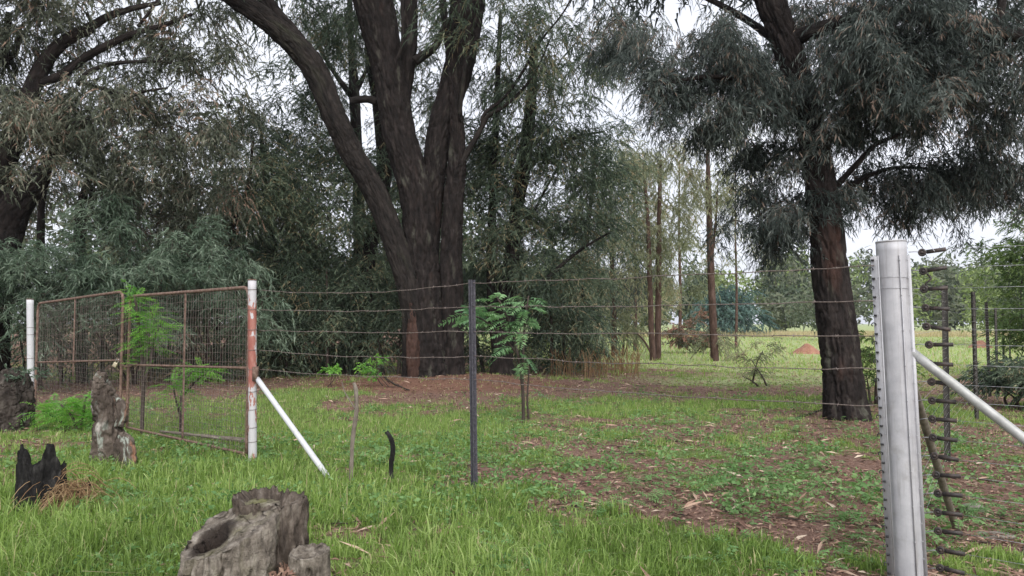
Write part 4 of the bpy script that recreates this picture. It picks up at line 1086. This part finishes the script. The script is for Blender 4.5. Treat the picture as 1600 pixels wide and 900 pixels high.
# padlock and chain at the latch
pc = gate_pt(181, 568, .06)
t = thing("padlock", "brass padlock hanging where the two gate leaves meet", "padlock", pc)
vz = unit(np.array([.45, 0, .9])); vx = unit(np.array([.9, -.1, -.45])); vy = np.cross(vz, vx)
ax = np.array([vx, vy, vz])
mb = MB(); box(mb, pc - vz * .02, .062, .03, .072, ax)
o = mb.build("lock_body", M['brass'], t); bv = o.modifiers.new("bevel", 'BEVEL'); bv.width = .008; bv.segments = 3
a = np.linspace(0, math.pi, 16)
P = [pc + vx * .022 * math.cos(x) + vz * (.045 + .028 * math.sin(x)) for x in a]
P = [pc + vx * .022 + vz * .012] + P + [pc - vx * .022 + vz * .012]
mb = MB(); tube(mb, np.array(P), .006, 10); mb.build("shackle", M['shackle'], t)
cc = thing("latch_chain", "short rusty chain looped round both latch uprights at the padlock", "chain", gate_pt(194, 570))
ca, cb = gate_pt(184, 560, .04), gate_pt(204, 572, .04)
for k in range(9):
    f = k / 8
    c = ca * (1 - f) + cb * f + np.array([0, 0, -.05 * math.sin(f * math.pi)])
    d = unit(cb - ca); n_ = np.array([0, 0, 1.0]) if k % 2 else np.array([gn[0], gn[1], 0])
    a = np.linspace(0, 2 * math.pi, 17)
    mb = MB(); tube(mb, c + np.outer(np.cos(a), d) * .022 + np.outer(np.sin(a), n_) * .012, .0045, 6, cap=False)
    mb.build("link", M['rust'], cc)

# white strut propping the gate post
A, B = pt(402, 592, G1[1] - .03), gp(520, 751)
t = thing("brace_strut", "white painted pipe strut slanting from the red gate post down to the grass", "strut", B)
P = np.array([A * (1 - k) + (B - np.array([0, 0, .03])) * k for k in np.linspace(0, 1, 16)])
mb = MB(); tube(mb, P, .03, 20, lump=.02); mb.build("pipe", M['whitepaint'], t)
mb = MB(); box(mb, A + np.array([-.02, .0, .06]), .05, .07, .16); mb.build("bracket", M['rust'], t)

# ------------------------------------------------------------------ barbed wire fence
YP = gp(741, 771)
YC = 4.6
CB = np.array([pt(1413, 600, YC)[0], YC, 0.0]); CB[2] = float(hgt(CB[0], CB[1]))
CT = np.array([pt(1392, 378, YC)[0], YC, pt(1392, 378, YC)[2]])
def corner_at(z):
    k = (z - CB[2]) / (CT[2] - CB[2])
    return np.array([*(CB[:2] * (1 - k) + CT[:2] * k), z])
to_cam = unit(-CB[:2]); e_r = np.array([-to_cam[1], to_cam[0]])           # e_r points to the viewer's right
e_r3, e_f3 = np.array([*e_r, 0]), np.array([*to_cam, 0])
PR = .087
fence = thing("barbed_wire_fence", "five rusty barbed wire strands between red gate post and silver corner post", "fence", YP)
WY = [(453, 442, 415), (484, 479, 470), (515.5, 518, 525), (547, 556, 577), (577, 592, 633)]
for k, (a, b, c) in enumerate(WY):
    rng = R(100 + k)
    pa, pb, pc_ = pt(400, a, G1[1]) , pt(740, b, YP[1]), pt(1366, c, YC)
    pa[0], pa[1] = G1[0] + .045, G1[1]
    P = []
    for A, B, n, sag in ((pa, pb, 40, [.10, .05, .03, .07, .04][k]), (pb, pc_, 50, [.02, .02, .01, .03, .05][k])):
        for f in np.linspace(0, 1, n)[(1 if P else 0):]:
            p = A * (1 - f) + B * f
            p = p + np.array([0, 0, -sag * 4 * f * (1 - f) * .6])
            P.append(p)
    P = np.array(P) 
    P[1:-1, 2] += (fbm(np.arange(len(P) - 2) * .35, k * 5.0, 0, 3, 2) - .5) * .022
    mb = MB(); tube(mb, P, .0033, 5)
    o = mb.build("wire_strand", M['wire'], fence)
    bm_ = MB()
    s = np.concatenate([[0], np.cumsum(np.linalg.norm(np.diff(P, axis=0), axis=1))])
    for q_ in np.arange(.08, s[-1], .14):
        c_ = np.array([np.interp(q_, s, P[:, i]) for i in range(3)])
        for _ in range(2):
            d = unit(rng.normal(size=3)) * .014
            tube(bm_, np.array([c_ - d, c_, c_ + d]), .0022, 3)
    bm_.build("barbs", M['wire'], o)["kind"] = "stuff"
t = fence
def y_standard(parent, g, h, w, m, rot=0.4, lean=(0, 0)):
    """three-winged steel standard"""
    prof = []
    for k in range(3):
        a = rot + k * 2 * math.pi / 3
        d = np.array([math.cos(a), math.sin(a)]); n_ = np.array([-d[1], d[0]])
        prof += [d * w + n_ * .004, ]
        b = a + math.pi / 3
        prof += [d * w - n_ * -.004 * -1, np.array([math.cos(b), math.sin(b)]) * .009]
    prof = np.array(prof); m_ = len(prof)
    zz = np.linspace(-.15, h, 40)
    V = np.array([[g[0] + p[0] + lean[0] * z / h, g[1] + p[1] + lean[1] * z / h, g[2] + z] for z in zz for p in prof])
    idx = np.arange(len(V)).reshape(len(zz), m_)
    q = np.stack([idx[:-1], np.roll(idx, -1, 1)[:-1], np.roll(idx, -1, 1)[1:], idx[1:]], -1).reshape(-1, 4)
    top = [[idx[-1][0], idx[-1][i], idx[-1][i + 1]] for i in range(1, m_ - 1)]
    mb = MB(); mb.add(V, q, top)
    return mb.build("standard", m, parent, smooth=False)
st = thing("steel_fence_post", "dark grey three-winged steel fence post in the middle of the wire fence", "post", YP)
hY = pt(737, 437, YP[1])[2] - YP[2]
y_standard(st, YP, hY, .036, M['dark_steel'], .5, (pt(737, 437, YP[1])[0] - YP[0], 0))
for k, z in enumerate(np.arange(.35, hY - .03, .075)):
    x = YP[0] + (pt(737, 437, YP[1])[0] - YP[0]) * z / hY
    mb = MB(); tube(mb, np.array([[x + .008, YP[1] - .034, YP[2] + z], [x + .008, YP[1] - .022, YP[2] + z]]), .0065, 8); mb.build("stud", M['bolt'], st)

# ------------------------------------------------------------------ silver corner post
cpost = thing("corner_post", "thick silver steel corner post studded with wire hooks at the right", "post", CB)
zz = np.linspace(CB[2] - .1, CT[2], 40)
mb = MB(); tube(mb, np.array([corner_at(z) for z in zz]), PR, 56, lump=.004); mb.build("pipe", M['galv'], cpost)
mb = MB(); tube(mb, np.array([corner_at(CT[2] - .004), corner_at(CT[2] + .006)]), PR * 1.02, 48)
mb.build("cap", M['galv'], cpost)
axp = np.array([e_r3, -e_f3, unit(CT - CB)])
for name, off, fw, w, d in (("hook_flange", -PR - .012, .045, .038, .006), ("hook_flange", PR + .003, .03, .024, .006), ("flange_lip", -PR + .012, .077, .005, .02), ("seam_strip", PR * .5, .083, .004, .008)):
    mb = MB()
    za, zb_ = CB[2] - .05, CT[2] - .09
    c = (corner_at(za) + corner_at(zb_)) / 2 + e_r3 * off + e_f3 * fw
    box(mb, c, w, d, zb_ - za, axp)
    mb.build(name, M['galv'], cpost)
zt = CT[2] - .12
hook_me = None
k = 0
for py in np.arange(392, 905, 14.4):
    z = pt(1368, py, YC)[2]
    if z < .05: break
    p = corner_at(z) + e_r3 * (-PR - .014) + e_f3 * .052
    a = np.linspace(-.6, 4.2, 12)
    if k % 2 == 0:
        mb = MB(); tube(mb, p + np.outer(np.cos(a) * .012 - .018, e_r3) + np.outer(np.sin(a) * .011, [0, 0, 1]) + np.outer(np.linspace(.006, .012, 12), e_f3), .0036, 6)
        mb.build("hook", M['bolt'], cpost)
    else:
        mb = MB(); box(mb, p + e_f3 * .003 - e_r3 * .006, .017, .012, .011, axp); mb.build("stud", M['bolt'], cpost)
    k += 1
for py in np.arange(408, 895, 27.0):
    z = pt(1400, py, YC)[2]
    p = corner_at(z)
    for off, fw, r_ in ((PR * .5, .086, .0045), (PR - .002, .046, .004), (-PR + .004, .07, .0035)):
        if off == PR * .5 and int(py) % 2: continue
        c = p + e_r3 * off + e_f3 * fw
        mb = MB(); tube(mb, np.array([c, c + e_f3 * .005]), [r_, r_ * .7], 8); mb.build("rivet", M['galv'], cpost)
for py in (435, 452):
    z = pt(1392, py, YC)[2]
    c = corner_at(z)
    a = np.linspace(-.6, math.pi + .6, 24)
    mb = MB(); tube(mb, c + np.outer(np.cos(a) * (PR + .004), e_r3) + np.outer(np.sin(a) * (PR + .004), e_f3) + np.outer(np.sin(a * .5) * .006, [0, 0, 1]), .0014, 4); mb.build("tie_wire", M['bright_wire'], cpost)

# ------------------------------------------------------------------ electric strands to the right
FD = unit(np.array([.77, -.64, 0]))
FN = np.array([FD[1], -FD[0], 0])
ef = thing("electric_fence", "electric fence strands with black strain insulators right of the silver corner post", "fence", CB + FD * .3)
IY = [395, 424, 452, 481, 510, 538.5, 567.5, 596, 625, 654, 683, 711.5, 741, 769.5, 799, 828.5, 858, 886]
end_x = 3.2
rng = R(140)
def insulator_mesh(tilt, s):
    mb = MB()
    up_ = np.array([0, 0, 1.0])
    # strap body tapering from the round eye
    d = FD + up_ * tilt
    d = unit(d)
    u_ = unit(np.cross(FN, d)) * -1
    P = np.array([d * x for x in (-.004, .016, .03, .05, .09, .125, .14)])
    box(mb, d * .076, .104, .012, .024, np.array([d, FN, u_]))
    tube(mb, np.array([-FN * .009, FN * .009]), .010, 12)
    a = np.linspace(0, 2 * math.pi, 21)
    tube(mb, np.outer(np.cos(a), d) * .016 + np.outer(np.sin(a), u_) * .017, .0078, 8, cap=False)
    return mb, d
insul_parts = []
for k, py in enumerate(IY):
    z = pt(1420, py, YC)[2]
    p0 = corner_at(z) + e_r3 * (PR + .008)
    z0 = pt(1440 + 1.6 * k, py, YC - .08)[2]
    a0 = np.array([*(corner_at(z)[:2] + e_r * PR * .8), z0]) + FD * (.105 + rng.normal() * .004)
    tilt = rng.normal() * .055
    mb, d = insulator_mesh(tilt, 1)
    for i in range(len(mb.V)): mb.V[i] = mb.V[i] + a0
    mb.build("insulator", M['insul'], ef)
    mb = MB(); tube(mb, np.array([p0 - e_f3 * .0, (p0 + a0) / 2 + [0, 0, .004], a0 + d * .01]), .0028, 6); mb.build("tie_loop", M['bright_wire'], ef)
    e = a0 + FD * end_x; e[2] = a0[2] + .0
    s0 = a0 + d * .13
    P = np.array([s0 * (1 - f) + e * f + np.array([0, 0, -.02 * f * (1 - f)]) for f in np.linspace(0, 1, 12)])
    mb = MB(); tube(mb, P, .0014, 5); mb.build("strand", M['bright_wire'], ef)
g = CB + FD * (end_x + .1); g[2] = float(hgt(g[0], g[1]))
y_standard(ef, g, 2.1, .035, M['fence_green'], .2)
# jumper lead between the second and third insulators and one off the post top
pj = pt(1449, 428, YC - .1)
P = np.array([pj, pj + [.015, -.01, -.03], pj + [-.012, 0, -.06], pj + [.004, 0, -.085]])
mb = MB(); tube(mb, spline(P, 16), .006, 6); mb.build("jumper_lead", M['insul'], ef)
P = np.array([corner_at(CT[2] - .005) + e_r3 * PR, corner_at(CT[2] - .005) + e_r3 * .17 + FD * .02, corner_at(CT[2]) + FD * .24 + [0, 0, -.075]])
mb = MB(); tube(mb, spline(P, 16), .0022, 5); mb.build("jumper_lead", M['bright_wire'], ef)

# struts of the corner post
A = corner_at(pt(1424, 545, YC)[2]) + e_r3 * PR * .7
F_ = CB + FD * 1.75; F_[2] = float(hgt(F_[0], F_[1])) - .03
t = thing("brace_pipe", "pale galvanised brace pipe slanting down right from the silver corner post", "strut", [F_[0], F_[1], F_[2] + .03])
mb = MB(); tube(mb, np.array([A * (1 - f) + F_ * f for f in np.linspace(0, 1, 14)]), .0285, 22, lump=.01); mb.build("pipe", M['strut'], t)
A = corner_at(pt(1424, 572, YC)[2]) + e_r3 * PR * .6 - e_f3 * .04
B = gp(1497, 828)
t = thing("brace_pipe", "brown weathered brace pipe running from the corner post's back to the ground", "strut", B)
mb = MB(); tube(mb, np.array([A * (1 - f) + (B - [0, 0, .04]) * f for f in np.linspace(0, 1, 14)]), .0265, 20, lump=.03); mb.build("pipe", M['old_pipe'], t)

# ------------------------------------------------------------------ side fence running away
SP = [gp(1481, 722), gp(1526, 656), gp(1547, 620), gp(1558, 598), gp(1569, 583), gp(1578, 573)]
HT = [(1476, 446), (1520, 456), (1541, 472), (1555, 481), (1567, 485), (1577, 489)]
sf = thing("side_fence", "row of dark fence posts receding across the field from the silver post", "fence", SP[0])
for k, (g, h) in enumerate(zip(SP, HT)):
    hh = max(pt(*h, g[1])[2] - g[2], 1.9)
    lean = (pt(*h, g[1])[0] - g[0], 0)
    o = y_standard(sf, g, hh, .036, M['fence_green'], .9 + k, lean)
    if 0 < k < 3:
        for j, z in enumerate(np.linspace(.15, hh - .06, 18)):
            x = g[0] + lean[0] * z / hh
            mb = MB(); box(mb, [x - .01, g[1] - .035, g[2] + z], .026, .016, .024); mb.build("insulator", M['insul'], o)
for j, z in enumerate(np.linspace(.15, 1.95, 18)):
    P = [corner_at(CB[2] + z) - e_f3 * PR]
    for g in SP: P.append(np.array([g[0], g[1] - .04, g[2] + z]))
    mb = MB(); tube(mb, np.array(P), .0012, 3); mb.build("strand", M['bright_wire'], sf)

# concrete lumps by the brown brace
for lab, (px, py), s, sd in (("squarish pale concrete lump behind the brown brace pipe", (1520, 800), (.16, .11, .09), 1), ("flat concrete slab half buried in litter right of the brown brace's foot", (1556, 838), (.26, .14, .03), 2)):
    g = gp(px, py); rng = R(sd)
    th = np.linspace(0, math.pi, 12)[:, None]; ph = np.arange(20)[None, :] * 2 * math.pi / 20
    d = np.stack([np.sin(th) * np.cos(ph), np.sin(th) * np.sin(ph), np.cos(th) + 0 * ph], -1)
    d = np.sign(d) * np.abs(d) ** .45
    n_ = 1 + .25 * (fbm(d[..., 0] * 2 + sd, d[..., 1] * 2, d[..., 2] * 2, sd, 3) - .5)
    V = (d * n_[..., None] * np.array(s) * .5 + g + np.array([0, 0, s[2] * .25])).reshape(-1, 3)
    idx = np.arange(240).reshape(12, 20)
    q = np.stack([idx[:-1], np.roll(idx, -1, 1)[:-1], np.roll(idx, -1, 1)[1:], idx[1:]], -1).reshape(-1, 4)
    mb = MB(); mb.add(V, q)
    tag(mb.build("concrete_lump", M['concrete'], origin=g), lab, "rubble")
# red soil heaps in the field
for lab, (px, py), w, h, sd in (("red soil heap in the field just left of the weeping tree's trunk", (1262, 553), 1.9, .5, 1), ("small red soil heap in the field seen through the side fence", (1532, 543), 1.7, .45, 2)):
    g = gp(px, py)
    r_ = np.linspace(0, 1, 14)[:, None]; ph = np.arange(36)[None, :] * 2 * math.pi / 36
    x, y = r_ * np.cos(ph) * w * .5, r_ * np.sin(ph) * w * .4
    z = h * np.cos(r_ * math.pi / 2) ** 1.3 * (.7 + .6 * fbm(x * 2 + sd * 9, y * 2, 0, sd, 3)) - .03
    V = np.stack([g[0] + x, g[1] + y, g[2] + z], -1).reshape(-1, 3)
    idx = np.arange(14 * 36).reshape(14, 36)
    q = np.stack([idx[:-1], np.roll(idx, -1, 1)[:-1], np.roll(idx, -1, 1)[1:], idx[1:]], -1).reshape(-1, 4)
    mb = MB(); mb.add(V, q)
    tag(mb.build("soil_heap", M['soil_mound'], origin=g), lab, "soil heap")

# ------------------------------------------------------------------ grass, herbs, litter
def scatter(rng, n, y0, y1, marg=1.5):
    """points on the ground in view, denser near"""
    y = y0 * (y1 / y0) ** rng.uniform(0, 1, n)
    x = rng.uniform(-1, 1, n) * (.74 * y + marg)
    return x, y
def blades(mb, x, y, L, W, rng, tint, bend=.5, fine=True):
    n = len(x)
    P = np.stack([x, y, hgt(x, y) - .01], -1)
    a = rng.uniform(0, 2 * math.pi, n)
    lean = np.abs(rng.normal(size=n)) * bend
    O = np.stack([np.cos(a), np.sin(a), np.zeros(n)], -1)
    b = rng.uniform(0, 2 * math.pi, n)
    S = np.stack([np.cos(b), np.sin(b), np.zeros(n)], -1) * (W * .5)[:, None]
    up = np.array([0, 0, 1.0])
    mid = P + (up * .55 + O * (lean * .30)[:, None]) * L[:, None]
    tip = P + (up * (1 - .35 * np.minimum(lean, 1.6))[:, None] + O * (lean * .85)[:, None]) * L[:, None]
    if fine:
        V = np.stack([P - S, P + S, mid + S * .8, mid - S * .8, tip], 1).reshape(-1, 3)
        i = np.arange(n)[:, None] * 5
        mb.add(V, i + np.array([[0, 1, 2, 3]]), i + np.array([[3, 2, 4]]), tint=np.repeat(tint, 5))
    else:
        V = np.stack([P - S, P + S, tip], 1).reshape(-1, 3)
        mb.add(V, None, np.arange(n * 3).reshape(n, 3), tint=np.repeat(tint, 3))
rng = R(2024)
mb = MB()
# near: tufts
tx, ty = scatter(rng, 25000, 3.2, 10.5)
cv = cover(tx, ty)
keep = rng.uniform(0, 1, len(tx)) < np.clip(cv * 1.0 + .05, .07, 1)
tx, ty, cv = tx[keep], ty[keep], cv[keep]
lush = np.clip(cv, .2, 1.2)
nb = 9
big = fbm(tx * 1.7, ty * 1.7, 0, 91, 2)
hh = np.repeat((.045 + .10 * lush) * rng.uniform(.45, 1.3, len(tx)) * (.55 + 1.0 * big) * (1 - .5 * beyond(tx, ty)) * np.clip(1.25 - ty * .045, .75, 1.1), nb)
xx = np.repeat(tx, nb) + rng.normal(size=len(tx) * nb) * .03
yy = np.repeat(ty, nb) + rng.normal(size=len(tx) * nb) * .03
tn = np.clip(np.repeat(rng.uniform(.0, .7, len(tx)) + .5 * (fbm(tx * .8, ty * .8, 0, 95, 2) - .35), nb) + rng.normal(size=len(xx)) * .14, 0, .92)
dry = rng.uniform(0, 1, len(xx)) < np.repeat(.03 + .22 * np.clip(.6 - cv, 0, 1), nb)
tn[dry] = rng.uniform(.95, 1, dry.sum())
blades(mb, xx, yy, hh * rng.uniform(.5, 1.3, len(xx)), np.clip(.0055 + yy * .0005, .003, .012) * rng.uniform(.6, 1.5, len(xx)), rng, tn, .8)
tag(mb.build("grass", M['grass'], smooth=False), "rough green grass of the foreground verge", "grass", kind="stuff")
mb = MB()
tx, ty = scatter(rng, 75000, 9.5, 30, 2)
cv = cover(tx, ty)
keep = (rng.uniform(0, 1, len(tx)) < np.clip(cv * 1.0, .10, 1))
tx, ty, cv = tx[keep], ty[keep], cv[keep]
nb = 4
xx = np.repeat(tx, nb) + rng.normal(size=len(tx) * nb) * .04
yy = np.repeat(ty, nb) + rng.normal(size=len(tx) * nb) * .04
tn = np.clip(np.repeat(rng.uniform(.2, .85, len(tx)), nb) + rng.normal(size=len(xx)) * .12, 0, .92)
dry = rng.uniform(0, 1, len(xx)) < np.repeat(.06 + .5 * np.clip(.55 - cv, 0, 1), nb)
tn[dry] = rng.uniform(.95, 1, dry.sum())
blades(mb, xx, yy, np.repeat(.05 + .06 * np.clip(cv, .2, 1.2), nb) * rng.uniform(.5, 1.4, len(xx)), .006 + yy * .0006, rng, tn, .6, False)
x2, y2 = scatter(rng, 45000, 22, 100, 4)
k2 = fieldness(x2, y2) > rng.uniform(.2, 1, len(x2))
x2, y2 = x2[k2], y2[k2]
blades(mb, x2, y2, rng.uniform(.08, .28, len(x2)), .012 + y2 * .0012, rng, np.where(rng.uniform(0, 1, len(x2)) < .3, rng.uniform(.94, 1, len(x2)), rng.uniform(.55, .95, len(x2))), .7, False)
# pale dry grass along the far edge of the field
x3, y3 = rng.uniform(14, 75, 14000), rng.uniform(84, 98, 14000)
blades(mb, x3, y3, rng.uniform(.4, .9, len(x3)), np.full(len(x3), .12), rng, rng.uniform(.95, 1, len(x3)), .4, False)
tag(mb.build("field_grass", M['grass'], smooth=False), "shorter grass beyond the fence and over the field", "grass", kind="stuff")

# herbs
mb = MB()
hx, hy = scatter(rng, 10000, 3.6, 19, 1.5)
hm = fbm(hx * .8, hy * .8, 4.0, 55, 3) + .25 * np.exp(-((hy - 8.5) / 2.5) ** 2) - .15 * (hy < 6)
k_ = (hm + rng.normal(size=len(hx)) * .08 > .60) & (cover(hx, hy) > -.15)
hx, hy = hx[k_], hy[k_]
nl = 11
n = len(hx) * nl
sc = np.repeat(rng.uniform(.4, 1.5, len(hx)), nl)
rad = np.abs(rng.normal(size=n)) * .055 * sc
an = rng.uniform(0, 2 * math.pi, n)
X, Y_ = np.repeat(hx, nl) + rad * np.cos(an), np.repeat(hy, nl) + rad * np.sin(an)
P = np.stack([X, Y_, hgt(X, Y_) + rng.uniform(.01, .10, n) * sc], -1)
D = np.stack([np.cos(an), np.sin(an), rng.normal(size=n) * .35 + .1], -1)
leaves(mb, P, D, .038 * sc * rng.uniform(.6, 1.4, n), .02 * sc * rng.uniform(.6, 1.4, n), np.clip(np.repeat(rng.uniform(.1, .9, len(hx)), nl) + rng.normal(size=n) * .12, 0, 1), rng)
fx, fy_ = scatter(rng, 4500, 4.5, 16, 1.5)
k_ = fbm(fx * .7, fy_ * .7, 8.0, 21, 3) + rng.normal(size=len(fx)) * .06 > .56
fx, fy_ = fx[k_], fy_[k_]
fx, fy_ = np.repeat(fx, 3) + rng.normal(size=len(fx) * 3) * .05, np.repeat(fy_, 3) + rng.normal(size=len(fy_) * 3) * .05
n = len(fx)
fronds(mb, np.stack([fx, fy_, hgt(fx, fy_) + rng.uniform(.01, .10, n)], -1), rng.normal(size=(n, 3)) * np.array([1, 1, .2]) + np.array([0, 0, .25]), rng, .13, 6, .04, .013, .5, np.clip(fbm(fx * 2, fy_ * 2, 0, 5, 2), 0, .8))
tag(mb.build("ground_herbs", M['herb'], smooth=False), "low broad-leaved herbs scattered among grass and litter", "herbs", kind="stuff")

# litter: curled leaves, bark strips
mb = MB()
lx, ly = scatter(rng, 68000, 3.4, 30, 1.5)
cv = cover(lx, ly)
k_ = rng.uniform(0, 1, len(lx)) < np.clip(1.05 - cv * .9, .12, 1)
lx, ly = lx[k_], ly[k_]
n = len(lx)
a = rng.uniform(0, 2 * math.pi, n)
D = np.stack([np.cos(a), np.sin(a), rng.normal(size=n) * .14], -1)
P = np.stack([lx, ly, hgt(lx, ly) + rng.uniform(.004, .022, n)], -1)
big = rng.uniform(0, 1, n) < .05
tint = np.clip(rng.normal(size=n) * .22 + .42, 0, 1); tint[big] = np.clip(tint[big] + .3, 0, 1)
Lf = np.where(big, rng.uniform(.12, .3, n), rng.uniform(.04, .11, n)); Wf = np.where(big, .02, rng.uniform(.008, .018, n)) * (1 + ly * .05)
S = np.stack([-np.sin(a), np.cos(a), rng.normal(size=n) * .5], -1); S = unit(S)
mid = P + unit(D) * (Lf * .5)[:, None] + np.array([0, 0, .008])
V = np.stack([P, mid + S * (Wf * .5)[:, None], P + unit(D) * Lf[:, None], mid - S * (Wf * .5)[:, None]], 1).reshape(-1, 3)
mb.add(V, np.arange(n * 4).reshape(n, 4), tint=np.repeat(tint, 4))
tag(mb.build("leaf_litter", M['litter'], smooth=False), "brown fallen leaves and bark strips covering bare ground", "leaf litter", kind="stuff")
mb = MB()
wx, wy = scatter(rng, 420, 4, 20, 1)
for x, y in zip(wx, wy):
    if cover(x, y) > .55: continue
    a = rng.uniform(0, math.pi); L = rng.uniform(.15, .6)
    tt = np.linspace(-.5, .5, 5)
    px_, py_ = x + np.cos(a) * L * tt + rng.normal(size=5) * .02, y + np.sin(a) * L * tt + rng.normal(size=5) * .02
    tube(mb, np.stack([px_, py_, hgt(px_, py_) + .015 + rng.uniform(0, .02, 5)], -1), np.linspace(.006, .003, 5), 4, cap=False)
tag(mb.build("fallen_twigs", M['twig']), "thin dark twigs strewn over the bare ground", "twigs", kind="stuff")
# dry red-brown stalks at the thicket's edge
mb = MB()
for k in range(260):
    g = gp(rng.uniform(860, 1000), rng.uniform(570, 592)); L = rng.uniform(.3, .9)
    tube(mb, np.array([g, g + [rng.normal() * .04, 0, L * .6], g + [rng.normal() * .1, 0, L]]), .008, 3, cap=False, tint=float(rng.uniform(0, .8)))
tag(mb.build("dry_stalks", M['straw']), "thin dry reddish weed stalks standing at the edge of the thicket", "stalks", kind="stuff")

# ------------------------------------------------------------------ damp air that pales the far trees
m = bpy.data.materials.new("damp_air")
m.use_nodes = True
nt = m.node_tree
nt.nodes.clear()
pv = nd(nt, "VolumePrincipled")
pv.inputs["Color"].default_value = (.9, .93, 1, 1)
pv.inputs["Density"].default_value = .0003
pv.inputs["Anisotropy"].default_value = .2
mo = nd(nt, "OutputMaterial")
nt.links.new(pv.outputs[0], mo.inputs["Volume"])
mb = MB()
box(mb, (0, 570, 12.0), 1410, 1270, 26.0)
hz = mb.build("haze", m)
tag(hz, "thin damp haze hanging over the field and woods", "haze", kind="stuff")
